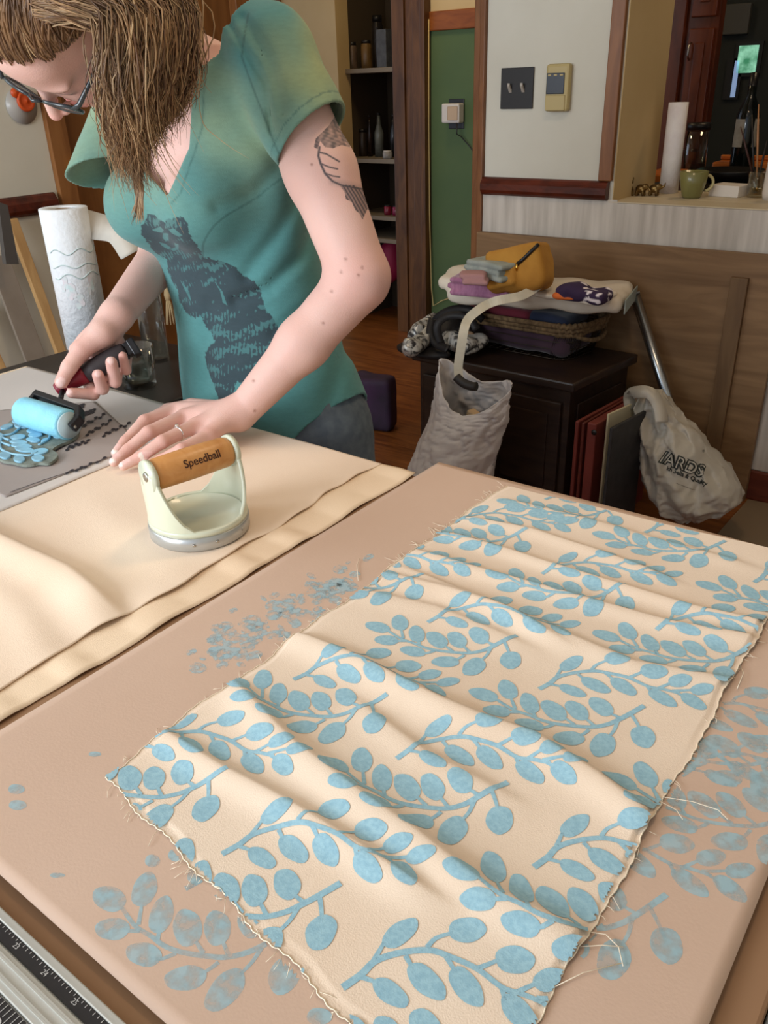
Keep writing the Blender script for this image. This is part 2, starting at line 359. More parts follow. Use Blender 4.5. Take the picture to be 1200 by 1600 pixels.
JZ = [('brown glass jar at the left end of the upper pantry shelf', 531, 10, 46, (70, 45, 32), 0), ('pale rounded salt jar on the upper pantry shelf', 551, 15, 40, (118, 98, 84), 0),
      ('wide jar of yellow grains on the upper pantry shelf', 573, 17, 42, (120, 92, 52), 0), ('slim dark bottle beside the grains on the upper pantry shelf', 591, 9, 60, (40, 36, 34), 1)]
for lb, px, wp_, hp, c, nk in JZ: jar(px, zs[0], wp_, hp, c, lb, 'bottle' if nk else 'jar', neck=nk)
c = at(605, 80, 1, HY+.15); tag(obj('carton', MB().bb((c[0]-.032, HY+.1, zs[0]), (c[0]+.03, HY+.17, zs[0]+.17)), mat('grey_carton', sr(86, 88, 90), .7, c2=sr(70, 70, 74), scale=30), bevel=.003), 'grey printed carton at the right end of the upper pantry shelf', 'carton')
jar(575, zs[0], 12, 88, (96, 60, 40), 'tall amber storage jar behind the grain jar on the upper shelf', 'jar', Y=HY+.33)
jar(590, zs[0], 20, 78, (52, 46, 44), 'tall dark jar at the back of the upper shelf behind the slim bottle', 'jar', Y=HY+.36)
for lb, px, wp_, hp, c, nk in [('dark bottle with a brown neck on the second pantry shelf', 574, 9, 66, (46, 32, 26), 1), ('clear glass bottle with a pale label on the second pantry shelf', 589, 15, 70, (110, 112, 104), 1),
      ('black pump bottle at the right end of the second pantry shelf', 612, 12, 68, (34, 34, 36), 1), ('low dark jar at the left of the second pantry shelf', 562, 16, 44, (58, 48, 42), 0)]:
    jar(px, zs[1], wp_, hp, c, lb, 'bottle' if nk else 'jar', neck=nk, Y=HY+.2)
jar(602, zs[1], 16, 13, (176, 168, 158), 'small white cup standing at the front of the second pantry shelf', 'jar', Y=HY+.1, lid=mat('white_plastic', (0, 0, 0)))
for px, cl, lb in ((600, (140, 28, 52), 'round red jar on the third pantry shelf, left one'), (614, (150, 30, 70), 'round magenta jar on the third pantry shelf, right one')):
    jar(px, zs[2], 13, 17, cl, lb, 'jar', Y=HY+.12)
pk = at(606, 412, 1, HY+.2); V, F = nets(union([(ell(pk, (.09, .07, .11)), .02), (ell(pk+np.array([.03, 0, .07]), (.05, .05, .07)), .03)]), pk-.16, pk+.18, .012)
nobj('bag', V+.006*vnoise(V, 40)[:, None], F, mat('pink_bag', sr(150, 24, 64), .6), None); tag(bpy.context.scene.collection.objects[-1], 'crumpled magenta bag hanging low in the dark pantry', 'bag')
# switch plate and thermostat
M_blk = mat('switch_black', sr(34, 32, 34), .5)
sc_ = (at(783, 107, 1, WY)+at(835, 170, 1, WY))/2; sw = at(809, 138, 1, WY)
t = tag(empty('switch_plate', (sw[0], WY-.001, sw[2]-.058)), 'black double light switch plate on the white wall', 'light switch')
obj('plate', MB().box((sw[0], WY-.0045, sw[2]), (.116, .007, .118)), M_blk, t, bevel=.002)
for dx in (-.022, .024):
    tg = obj('toggle', MB().prism([(sw[0]+dx-.005, WY-.008, sw[2]-.012), (sw[0]+dx+.005, WY-.008, sw[2]-.012), (sw[0]+dx+.004, WY-.022, sw[2]+.006), (sw[0]+dx-.004, WY-.022, sw[2]+.006)], (0, 0, .009)), mat('switch_toggle', sr(168, 160, 150), .35), t)
th = at(876, 137, 1, WY)
t = tag(empty('thermostat', (th[0], WY-.001, th[2]-.07)), 'beige programmable wall thermostat with a grey display', 'thermostat')
M_bg = mat('beige_plastic', sr(176, 158, 108), .45)
obj('housing', MB().box((th[0], WY-.015, th[2]), (.078, .028, .132)), M_bg, t, bevel=.008)
obj('screen', MB().box((th[0]-.004, WY-.0305, th[2]+.012), (.06, .003, .058)), mat('thermo_screen', sr(64, 70, 80), .25), t, bevel=.002)
for k in range(3): obj('button', MB().box((th[0]-.024+k*.02, WY-.032, th[2]+.035), (.011, .003, .005)), M_bg, t, bevel=.001)
obj('cover', MB().box((th[0]-.002, WY-.0305, th[2]-.042), (.066, .004, .042)), M_bg, t, bevel=.002)
# plywood panel leaning along the wall under the rail
M_ply = wood('plywood', sr(136, 106, 74), sr(112, 84, 56), 3, (.8, 6, 6), .55)
px1 = at(1183, 680, 1, WY-.03)[0]; zt = at(757, 362, 1, WY-.03)[2]
t = tag(empty('plywood_panel', ((jr+px1)/2, WY-.03, 0)), 'large brown plywood panel standing against the wall under the white wainscot', 'panel')
obj('sheet', MB().bb((jr, WY-.045, 0), (px1, WY-.024, zt)), M_ply, t, bevel=.002)
bx = at(1132, 580, 1, WY-.06)[0]
obj('batten', MB().bb((bx-.025, WY-.062, 0), (bx+.025, WY-.0455, at(1142, 433, 1, WY-.06)[2])), wood('batten_wood', sr(112, 86, 58), sr(94, 70, 46), 3, (6, 6, .8), .55), t, bevel=.002)
obj('batten', MB().bb((px1-.04, WY-.0235, .0), (px1, WY-.0228, zt)), M_ply, t)
# kitchen beyond the pass-through
KY = 4.0
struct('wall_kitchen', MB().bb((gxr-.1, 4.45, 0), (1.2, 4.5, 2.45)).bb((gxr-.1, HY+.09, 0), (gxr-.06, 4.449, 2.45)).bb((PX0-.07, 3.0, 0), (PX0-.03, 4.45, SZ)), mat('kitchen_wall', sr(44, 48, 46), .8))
ktop = MB().bb((PX0-.02, 3.003, SZ-.04), (.9, 3.85, SZ-.006)); t = tag(obj('kitchen_counter', ktop, mat('dark_stone', sr(52, 46, 38), .2, c2=sr(38, 34, 28), scale=40), bevel=.004), 'dark stone kitchen counter behind the pass-through sill', 'counter')
tag(obj('base_cabinet', MB().bb((PX0-.02, 3.003, 0), (.9, 3.8, SZ-.042)), M_darkw), 'wooden kitchen base cabinet under the dark counter', 'cabinet')
kx = lambda px, Y=3.86: at(px, 100, 1, Y)[0]
M_cab = wood('cabinet_cherry', sr(110, 52, 26), sr(84, 36, 18), 5, (3, 3, .5), .3)
t = tag(empty('tall_cabinet', ((kx(1010)+kx(1108))/2, 4.0, 0)), 'tall cherry wood kitchen cabinet with panelled doors', 'cabinet')
x0, x1, xm = kx(1000), kx(1114), kx(1072)
obj('body', MB().bb((x0, 3.87, 0), (x1, 3.93, 2.4)), M_cab, t)
zg = at(1095, 40, 1, 3.86)[2]
for z0, z1 in ((.95, zg-.01), (zg+.03, 2.38)):
    d = obj('door', MB().bb((xm, 3.85, z0), (x1-.01, 3.868, z1)), M_cab, t, bevel=.004)
    obj('panel', MB().bb((xm+.03, 3.843, z0+.05), (x1-.04, 3.8495, z1-.05)), M_cab, d, bevel=.003)
obj('stile', MB().bb((x0, 3.84, 0), (xm-.02, 3.868, 2.4)), M_cab, t, bevel=.003)
obj('handle', MB().tube([(xm+.015, 3.845, zg-.12), (xm+.015, 3.825, zg-.11), (xm+.015, 3.825, zg-.07), (xm+.015, 3.845, zg-.06)], .004, 8), mat('steel', sr(180, 178, 172), .3, 1), t)
wc = (at(1157, 80, 1, 4.43)+at(1178, 105, 1, 4.43))/2
t = struct('window_1', MB().box((wc[0], 4.443, wc[2]), (.12, .012, .14)), mat('window_frame_dark', sr(40, 40, 40), .5))
obj('pane', MB().box((wc[0], 4.433, wc[2]), (.085, .006, .11)), mat('leafy_daylight', sr(60, 130, 95), .5, c2=sr(150, 215, 185), scale=22, emit=0), t)
pm = _mats['leafy_daylight'].node_tree; bs = pm.nodes['Principled BSDF']
pm.links.new([n for n in pm.nodes if n.type == 'VALTORGB'][0].outputs[0], bs.inputs['Emission Color']); bs.inputs['Emission Strength'].default_value = .45
wc = (at(1144, 105, 1, 4.43)+at(1152, 142, 1, 4.43))/2
t = struct('window_2', MB().box((wc[0]-.012, 4.443, wc[2]), (.07, .012, .17)), mat('window_frame_dark', (0, 0, 0)))
obj('pane', MB().box((wc[0], 4.433, wc[2]), (.02, .006, .15)), mat('sky_light', sr(140, 165, 205), .5, emit=.35), t)
struct('trim_10', MB().box((at(1150, 30, 1, 4.43)[0], 4.435, at(1150, 30, 1, 4.43)[2]), (.12, .03, .12)), mat('vent_grey', sr(84, 84, 80), .5), bevel=.004)
kt = tag(empty('wooden_tray', (at(1120, 235, 1, 3.62)[0], 3.62, SZ)), 'orange wooden tray at the back of the dark kitchen counter', 'tray')
a, b = at(1100, 240, 1, 3.6)[0], at(1215, 240, 1, 3.6)[0]
obj('base', MB().bb((a, 3.72, SZ-.006), (b, 3.84, SZ+.03)), wood('orange_wood', sr(206, 120, 50), sr(180, 98, 36), 5, (1, 5, 5)), kt, bevel=.006)
obj('rim', MB().bb((a, 3.82, SZ+.0305), (b, 3.84, SZ+.05)), wood('orange_wood', (0, 0, 0), (0, 0, 0)), kt, bevel=.006)
a, b = at(1018, 268, 1, 3.4)[0], at(1062, 268, 1, 3.4)[0]
tag(obj('cutting_board', MB().bb((a, 3.25, SZ-.006), (b, 3.5, SZ+.022)), wood('orange_wood', (0, 0, 0), (0, 0, 0)), bevel=.005), 'orange wooden board on the counter behind the white paper roll', 'board')
# things on the sill
def base(px, py, z=SZ): return at(px, py, 2, z)
M_pt = mat('paper_towel', sr(236, 232, 228), .9, c2=sr(222, 214, 214), scale=14, bump=.4, bscale=120)
b = base(1044, 301); hh = .25; rr = .028
for _ in range(1):
    t = tag(empty('paper_roll', b), 'slim white paper towel roll standing on the pass-through sill', 'paper roll')
    top = at(1050, 160, 1, b[1]); hh = top[2]-b[2]
    obj('sheets', MB().lathe([(.014, 0), (rr*1.1, 0), (rr*1.1, hh), (.014, hh), (.014, 0)], b, seg=28), M_pt, t)
    obj('core', MB().lathe([(.0135, 0), (.0135, hh*.99), (.011, hh*.99), (.011, 0), (.0135, 0)], b, seg=20), mat('cardboard', sr(150, 118, 84), .8), t)
b = base(1080, 309)
t = tag(empty('mug', b), 'small olive green mug on the sill beside the paper roll', 'mug')
M_olive = mat('olive_glaze', sr(140, 136, 84), .25, c2=sr(118, 114, 66), scale=12, stretch=(1, 1, .3), coat=.3)
obj('cup', MB().lathe([(0, 0), (.026, 0), (.03, .006), (.038, .04), (.044, .078), (.0415, .079), (.036, .045), (.026, .01), (0, .008)], b, seg=32), M_olive, t)
hd = _R*1.0; obj('handle', MB().tube([b+hd*(.037+.026*math.sin(a))+np.array([0, 0, .043-.024*math.cos(a)]) for a in np.linspace(.1, math.pi-.1, 14)], .0045, 10), mat('pale_glaze', sr(200, 190, 140), .3), t)
b = base(1133, 306)
tag(obj('box', MB().box(b+np.array([.01, .01, .017]), (.1, .085, .034), [[.98, .2, 0], [-.2, .98, 0], [0, 0, 1]]), mat('white_card', sr(226, 218, 208), .6), bevel=.002), 'small white flat box on the sill right of the olive mug', 'box')
def blob(name, prims, m, label, cat, group=None, h=.002, pad=.03, parent=None, lo=None, hi=None):
    V, F = nets(union(prims), lo, hi, h); o = nobj(name, V, F, m, parent)
    if label: tag(o, label, cat, group)
    return o
M_brz = mat('bronze', sr(140, 112, 66), .35, .8, c2=sr(80, 60, 34), scale=60)
b = base(984, 306)
blob('figurine', [(ell(b+[0, 0, .018], (.009, .008, .016)), .004), (ell(b+[0, 0, .043], (.008, .008, .009)), .005), (cone(b+[-.006, 0, .016], b+[-.008, 0, .003], .004, .004), .004), (cone(b+[.006, 0, .016], b+[.008, 0, .003], .004, .004), .004), (cone(b+[-.006, 0, .05], b+[-.007, 0, .056], .003, .002), .002), (cone(b+[.006, 0, .05], b+[.007, 0, .056], .003, .002), .002)],
     M_brz, 'tiny upright bronze animal figurine at the left end of the sill', 'figurine', 'bronze animal figurines', .0016, lo=b-.02, hi=b+[.02, .02, .065])
for px, lb in ((1000, 'tiny bronze crouching animal, middle of the three figurines on the sill'), (1021, 'tiny bronze elephant with raised trunk on the sill beside the white roll')):
    b = base(px, 306); el = px > 1010; k = 1 if el else .0
    pr = [(ell(b+[0, 0, .022], (.017, .011, .013)), .004), (ell(b+[.016, 0, .028], (.01, .009, .01)), .005)]
    pr += [(cone(b+[sx*.010, sy*.006, .016], b+[sx*.011, sy*.006, .004], .0045, .0045), .003) for sx in (-1, 1) for sy in (-1, 1)]
    pr += [(cone(b+[.024, 0, .026], b+[.031, 0, .03 if el else .018], .004, .003), .003), (cone(b+[.031, 0, .03 if el else .018], b+[.035, 0, .04 if el else .016], .003, .002), .002), (ell(b+[.012, -.008, .03], (.006, .002, .007)), .002)]
    blob('figurine', pr, M_brz, lb, 'figurine', 'bronze animal figurines', .0016, lo=b-.025, hi=b+[.045, .03, .05])
b = base(1156, 268)
t = tag(empty('wine_bottle', b), 'dark wine bottle with a white label on the kitchen counter', 'bottle')
dd = (b-CAM)@_F; r0 = 17*dd/FPX
M_dg = mat('dark_glass', sr(14, 18, 16), .08)
obj('glass', MB().lathe([(0, 0), (r0*.95, 0), (r0, .006), (r0, r0*4.6), (r0*.8, r0*5.3), (r0*.38, r0*6.2), (r0*.34, r0*8), (0, r0*8)], b, seg=32), M_dg, t)
lbv = []; k0 = math.atan2(-1, .45)
for z in (r0*2.1, r0*4.4):
    lbv.append([b+np.array([math.cos(k)*r0*1.012, math.sin(k)*r0*1.012, z]) for k in np.linspace(k0-1.45, k0-.35, 12)])
lb2 = [[b+np.array([math.cos(k)*r0*1.012, math.sin(k)*r0*1.012, z]) for k in np.linspace(k0+.5, k0+1.5, 12)] for z in (r0*2.1, r0*4.4)]
M_lbl = mat('label_paper', sr(172, 166, 154), .6, c2=sr(150, 144, 132), scale=40)
obj('label', MB().loft(lbv, cap=False, closed=False).loft(lb2, cap=False, closed=False), M_lbl, t)
obj('foil', MB().lathe([(r0*.36, r0*6.6), (r0*.37, r0*8.05), (0, r0*8.1)], b, seg=24), mat('foil_black', sr(24, 22, 24), .3), t)
b = base(1083, 270)
t = tag(empty('glass_jar', b), 'tall glass jar with dark red contents behind the olive mug', 'jar')
dd = (b-CAM)@_F; r0 = 17*dd/FPX; h0 = r0*3.6
obj('glass', MB().lathe([(0, 0), (r0, 0), (r0, h0), (r0*.94, h0), (r0*.94, .008), (0, .008)], b, seg=32), M_glass, t)
obj('contents', MB().lathe([(0, .009), (r0*.92, .009), (r0*.92, h0*.22), (0, h0*.24)], b, seg=28), mat('dark_red', sr(90, 26, 22), .4), t)
obj('lid', MB().lathe([(0, h0+.001), (r0*1.03, h0+.001), (r0*1.03, h0+.025), (0, h0+.027)], b, seg=28), mat('dark_cap', (0, 0, 0)), t)
obj('spice_tin', MB().lathe([(0, .03), (r0*.4, h0*.22), (r0*.4, h0*.5), (0, h0*.5)], b+[-.012, -.01, 0], seg=18), mat('rust', sr(140, 70, 48), .6), t)
b = at(1125, 288, 2, SZ-.006)
t = tag(obj('pan', MB().lathe([(0, 0), (.07, 0), (.12, .04), (.116, .043), (.068, .006), (0, .006)], b+[.0, .1, 0], seg=40), mat('black_iron', sr(24, 22, 22), .35)), 'wide black shallow bowl on the counter behind the white box', 'bowl')
b = base(1180, 308)
t = tag(empty('brush_glass', b), 'small drinking glass holding paint brushes at the right end of the sill', 'glass')
obj('tumbler', MB().lathe([(0, 0), (.026, 0), (.031, .075), (.029, .075), (.024, .008), (0, .008)], b, seg=28), M_glass, t)
obj('water', MB().lathe([(0, .009), (.0238, .009), (.0255, .028), (0, .028)], b, seg=24), glassy('amber_water', (.95, .75, .3)), t)
for k, (dx, dz, cl, lb) in enumerate(((-.075, .19, (60, 30, 24), 'thin dark handled paint brush leaning left in the small glass'), (-.035, .25, (170, 120, 80), 'long pale wooden brush leaning in the small glass'), (.004, .15, (40, 36, 36), 'short black brush standing upright in the small glass'), (-.055, .22, (36, 34, 34), 'long black brush between two others in the small glass'))):
    p0 = b+np.array([.006-.004*k, .004*(k-1.5), .012]); p1 = p0+np.array([dx, .02*(k-1), dz])
    pb = tag(empty('paint_brush', p0), lb, 'paint brush', 'brushes in the sill glass')
    obj('handle', MB().tube([p0, p0*.4+p1*.6, p1], [.002, .0035, .0015], 8), mat('brush_%d' % k, sr(*cl), .4), pb)
    obj('ferrule', MB().tube([p0+(p1-p0)*.02, p0+(p1-p0)*.18], .0038, 8), mat('steel', (0, 0, 0)), pb)
b = base(1199, 312); 
tag(obj('white_canister', MB().lathe([(0, 0), (.02, 0), (.024, .02), (.022, .14), (.015, .17), (0, .172)], b+[.008, -.008, 0], seg=28), mat('white_plastic', (0, 0, 0))), 'white canister at the right edge of the photo on the sill', 'canister')
#@@
# ------------------------------------------------------------------ chest and what is on it
def rbox(c, hs, r, axes=None):
    c = np.array(c, float); hs = np.array(hs, float)-r; A = np.eye(3) if axes is None else np.array(axes)
    def f(P):
        q = np.abs((P-c)@A.T)-hs; return np.linalg.norm(np.maximum(q, 0), axis=1)+np.minimum(q.max(1), 0)-r
    return f
def yawax(a): return np.array([[math.cos(a), math.sin(a), 0], [-math.sin(a), math.cos(a), 0], [0, 0, 1]])
def sd(name, fn, lo, hi, h, m, label=None, cat=None, group=None, parent=None, wr=0, ws=30, seed=1):
    V, F = nets(fn, lo, hi, h)
    if wr: V = V+wr*np.stack([vnoise(V, ws, seed+i) for i in range(3)], 1)
    o = nobj(name, V, F, m, parent)
    if label: tag(o, label, cat, group)
    return o
CZ = .45
FR, BR, FL = at(897, 600, 2, CZ), at(998, 553, 2, CZ), at(642, 549, 2, CZ); BL = FL+(BR-FR)
M_ch = wood('chest_wood', sr(50, 36, 28), sr(34, 24, 20), 5, (1, 6, 6), .35)
t = tag(empty('wooden_chest', list(((FR+BL)/2)[:2])+[0]), 'low dark brown wooden chest against the plywood panel, loaded with fabric', 'chest')
dn = np.array([0, 0, -1.0])
obj('top', MB().prism([FL, FR, BR, BL], dn*.03), M_ch, t, bevel=.006)
ex = nz(FR-FL); ey = nz(BR-FR); i1 = .02
q = [FL+ex*i1+ey*i1, FR-ex*i1+ey*i1, BR-ex*i1-ey*i1, BL+ex*i1-ey*i1]
obj('body', MB().prism([p+dn*.031 for p in q], dn*(CZ-.031-.0)), M_ch, t, bevel=.003)
W = np.linalg.norm(q[1]-q[0])
for k in range(2):
    a = q[0]+ex*(W*(.04+.49*k))+dn*.07-ey*.013; bq = a+ex*W*.43
    d = obj('door', MB().prism([a, bq, bq+dn*.32, a+dn*.32], ey*.012), M_ch, t, bevel=.004)
    a2, b2 = a+ex*.04+dn*.04-ey*.004, bq-ex*.04+dn*.04-ey*.004
    obj('panel', MB().prism([a2, b2, b2+dn*.24, a2+dn*.24], ey*.0035), M_ch, d, bevel=.0015)
obj('side_panel', MB().prism([q[1]+ey*.04+dn*.08, q[2]-ey*.04+dn*.08, q[2]-ey*.04+dn*.38, q[1]+ey*.04+dn*.38], ex*.006), M_ch, t, bevel=.003)
ca = math.atan2(ex[1], ex[0])
# wire basket with rope rim
bc = at(853, 532, 2, CZ)+np.array([-.01, -.01, 0]); BW, BD, BH = .225, .115, .105; bw = .0
bc = bc-ey*max(0, bc[1]+BD+.03-2.585)
def rrect(c, a, b, r, z, n=10):
    out = []
    for i, (sx, sy) in enumerate(((1, 1), (-1, 1), (-1, -1), (1, -1))):
        for k in range(n): an = math.pi/2*i+math.pi/2*k/(n-1); out.append(c+ex*(sx*(a-r)+r*math.cos(an))+ey*(sy*(b-r)+r*math.sin(an))+np.array([0, 0, z]))
    return out
t = tag(empty('wire_basket', bc), 'wire basket with a thick rope rim on the dark chest, full of fabric', 'basket')
M_wire = mat('wire', sr(70, 62, 54), .4, .8)
wm = MB()
for z, s_ in ((.004, .88), (.035, .92), (.06, .95), (.08, .97)): wm.tube(rrect(bc, BW*s_, BD*s_, .06, z), .0016, 5, closed=True)
r0_ = rrect(bc, BW*.88, BD*.88, .06, .004, 16); r1_ = rrect(bc, BW, BD, .06, BH, 16)
for p, q_ in zip(r0_, r1_): wm.tube([p, q_], .0012, 5)
for k in range(-6, 7): wm.tube([bc+ex*k*.03-ey*BD*.85+[0, 0, .004], bc+ex*k*.03+ey*BD*.85+[0, 0, .004]], .0012, 5)
obj('wire_frame', wm, M_wire, t)
M_rope = mat('jute_rope', sr(122, 98, 68), .9, c2=sr(84, 64, 42), scale=90, stretch=(1, 1, .6), bump=.6, bscale=220)
for k in range(3):
    rp = rrect(bc, BW+.004*(k-1), BD+.004*(k-1), .06, BH-.02+.014*k, 24); rp = [p+.003*np.array([0, 0, math.sin(i*1.6+k*2)]) for i, p in enumerate(rp)]
    obj('rope_rim', MB().tube(rp, .0085, 10, closed=True), M_rope, t)
for sx in (1,):
    hh = [bc+ex*(BW*.86+.05*math.sin(a))+ey*(-.09*math.cos(a))+np.array([0, 0, BH-.01-.035*math.sin(a)]) for a in np.linspace(0, math.pi, 14)]
    obj('rope_handle', MB().tube(hh, .007, 10), M_rope, t)
ax = np.array([ex, ey, [0, 0, 1]])
sd('fabric_bundle', rbox(bc+[0, 0, .05], (BW*.84, BD*.84, .042), .03, ax), bc-.3, bc+.3, .009, mat('purple_cloth', sr(58, 34, 50), .85, sheen=.3), 'dark purple fabric filling the bottom of the wire basket', 'fabric', wr=.004)
sd('fabric_bundle', rbox(bc-ex*.08+[0, 0, .115], (BW*.55, BD*.7, .022), .02, ax), bc-.3, bc+.3, .008, mat('crimson_cloth', sr(108, 26, 44), .85, sheen=.3), 'crimson fabric sticking out of the basket under the white bundle', 'fabric', wr=.006)
sd('fabric_bundle', rbox(bc+ex*.10+[0, 0, .113], (BW*.33, BD*.7, .02), .018, ax), bc-.3, bc+.3, .008, mat('navy_cloth', sr(34, 44, 70), .85, sheen=.3), 'navy fabric at the right side of the wire basket', 'fabric', wr=.006)
# long white bundle across the basket
pz = CZ+.135
pa = at(700, 463, 2, pz+.03); pb = at(975, 482, 2, pz+.03); pc = (pa+pb)/2+np.array([-.01, .06, 0]); px_ = nz(pb-pa); py_ = np.cross([0, 0, 1], px_); hl = np.linalg.norm(pb-pa)/2
PA = np.array([px_, py_, [0, 0, 1]])
M_can = mat('canvas_white', sr(222, 212, 196), .85, c2=sr(210, 198, 180), scale=6, bump=.15, bscale=300)
t = tag(empty('fabric_bolt', pc-np.array([0, 0, .01])), 'long folded white canvas bundle lying across the wire basket', 'fabric bolt')
prims = [(rbox(pc+np.array([0, 0, .018]), (hl, .12, .03), .026, PA), .01), (rbox(pc+np.array([0, 0, .045])-px_*.16, (.15, .1, .02), .018, PA), .012), (ell(pc-px_*(hl-.03)+[0, .03, .05], (.07, .06, .03)), .03)]
sd('roll', union(prims), pc-.42, pc+.42, .008, M_can, parent=t, wr=.007, ws=34)
obj('end_fold', MB().prism([pc+px_*(hl+.004)-py_*.11-[0, 0, .006], pc+px_*(hl+.004)+py_*.10-[0, 0, .006], pc+px_*(hl+.004)+py_*.10+[0, 0, .036], pc+px_*(hl+.004)-py_*.11+[0, 0, .036]], px_*.004), mat('blue_grey_cloth', sr(150, 160, 156), .85), t, bevel=.0015)
pt = pz+.065                                    # top of the bundle
def fold(name, pxc, pyc, z, size, ang, m, label, cat, wr=.004, ws=30, layers=3, group=None):
    c = at(pxc, pyc, 2, z); A = yawax(ang); pr = []
    th_ = size[2]/layers
    for k in range(layers): pr.append((rbox(c+np.array([.006*(-1)**k, .004*(k % 2), th_*(k+.5)-size[2]/2]), (size[0]/2, size[1]/2, th_*.5), th_*.45, A), .003))
    return sd(name, union(pr), c-max(size)*.75-.02, c+max(size)*.75+.02, .005, m, label, cat, group, wr=wr, ws=ws)
M_pink = mat('pink_cloth', sr(172, 120, 150), .85, c2=sr(150, 98, 130), scale=30, stretch=(3, 1, 1), sheen=.3)
fold('folded_fabric', 762, 443, pt+.03, (.2, .16, .055), .15, M_pink, 'pink fabric folded into a flat stack on the left of the white bundle', 'fabric', layers=3)
fl_ = at(757, 452, 2, pt+.012)
fold('folded_fabric', 741, 434, pt+.075, (.08, .07, .03), .5, mat('dusty_cloth', sr(170, 128, 128), .85), 'small dusty rose fabric folded behind the pink stack', 'fabric', layers=2)
fold('folded_fabric', 775, 418, pt+.09, (.15, .12, .05), -.25, mat('grey_cloth', sr(162, 166, 158), .9, c2=sr(140, 148, 142), scale=20), 'light grey folded fabric between the pink stack and the mustard pouch', 'fabric', layers=3)
pm_ = []
for k in range(7):                             # dark stitched marks on the pink stack front
    pass
# mustard pouch
mc = at(812, 418, 2, pt+.09)
A = np.array([nz([.9, .2, .25]), nz(np.cross([0, .2, 1], [.9, .2, .25])), [0, 0, 0]]); A[2] = np.cross(A[0], A[1])
t = tag(empty('pouch', mc-np.array([0, 0, .075])), 'mustard yellow fabric pouch with a black zip on top of the bundle', 'pouch')
M_mus = mat('mustard_canvas', sr(186, 134, 54), .85, c2=sr(168, 116, 42), scale=12, bump=.2, bscale=260)
sd('body', union([(rbox(mc, (.085, .055, .06), .018, A), .01), (rbox(mc+_r*.03+_u*-.02, (.055, .06, .05), .02, A), .02), (rbox(mc-_r*.045-_u*.03, (.045, .05, .03), .012, A), .02)]), mc-.16, mc+.16, .005, M_mus, parent=t, wr=.005, ws=34)
def onto(o, px_pts):                           # points where the camera ray meets an object's surface
    out = []; bpy.context.view_layer.update(); inv = o.matrix_world.inverted()
    for x, y in px_pts:
        d = Vector(ray(x, y)); a = inv@Vector(CAM); b_ = (inv.to_3x3()@d).normalized()
        ok, lc, nn, fi = o.ray_cast(a, b_)
        if ok: out.append((np.array(o.matrix_world@lc), np.array(nn)))
    return out
bo = COL.objects[-1]
zp = onto(bo, [(841, 382), (834, 389), (826, 397), (818, 405), (808, 413)])
if len(zp) > 2: obj('zip', MB().tube([p+n*.002 for p, n in zp], .0055, 8), mat('black_plastic', (0, 0, 0)), t); obj('zip_pull', MB().tube([zp[-1][0]+zp[-1][1]*.006, zp[-1][0]+zp[-1][1]*.008+np.array([0, 0, -.02])], .004, 8), mat('brass', (0, 0, 0)), t)
# cream strap hanging from the bundle down to the tote
def ribbon(px_list, w_, th=.002):              # px,py,Y triples, width along the camera-right direction
    P = [at(a_, b_, 1, c_) for a_, b_, c_ in px_list]; n = []
    P = np.array(P); T = np.gradient(P, axis=0); rings = []
    for i in range(len(P)):
        s_ = nz(np.cross(T[i], _F)); f_ = nz(np.cross(T[i], s_)); ww = w_ if np.isscalar(w_) else w_[i]
        rings.append(np.array([P[i]+s_*ww/2+f_*th, P[i]-s_*ww/2+f_*th, P[i]-s_*ww/2-f_*th, P[i]+s_*ww/2-f_*th]))
    return rings
def smooth_path(P, n):
    P = np.array(P, float); t_ = np.linspace(0, len(P)-1, n); out = []
    for v in t_:
        i = min(int(v), len(P)-2); f = v-i; p0 = P[max(i-1, 0)]; p1 = P[i]; p2 = P[i+1]; p3 = P[min(i+2, len(P)-1)]
        out.append(.5*((2*p1)+(-p0+p2)*f+(2*p0-5*p1+4*p2-p3)*f*f+(-p0+3*p1-3*p2+p3)*f**3))
    return np.array(out)
strap = smooth_path([(842, 446, 2.24), (815, 462, 2.17), (785, 468, 2.12), (765, 474, 2.1), (748, 484, 2.06), (732, 498, 2.03), (725, 515, 2.0), (720, 545, 1.99), (716, 572, 1.99), (717, 590, 1.99)], 40)
TY = 1.99
# white tote bag hanging in front of the chest
rows = [(690, 690, 562), (683, 722, 578), (680, 790, 600), (676, 797, 630), (668, 790, 655), (660, 782, 680), (650, 776, 705), (638, 768, 730), (626, 764, 760), (622, 760, 800)]
t = tag(empty('tote_bag', np.array([at(700, 790, 1, TY)[0], TY, at(700, 800, 1, TY)[2]])), 'open white tote bag hanging by a cream strap in front of the dark chest', 'bag')
M_tote = mat('white_bag', sr(206, 200, 196), .6, c2=sr(192, 184, 180), scale=6, bump=.25, bscale=30)
mbt = MB(); rings = []; NS = 110
def bagring(l, r, y, Y, dpt, k, wr=.006, dl=0, dr=0):
    a_, b_ = at(l, y+dl, 1, Y), at(r, y+dr, 1, Y); c_ = (a_+b_)/2; h_ = (b_-a_)/2; out = []
    for i in range(NS):
        an = 2*math.pi*i/NS; cs, sn = math.cos(an), math.sin(an); cs = np.sign(cs)*abs(cs)**.9; sn = sn*abs(sn)**.6
        out.append(c_+h_*cs+np.array([0, -dpt*sn+wr*math.sin(5*an+k*.35)*math.sin(k*.6+1), 0]))
    return np.array(out)
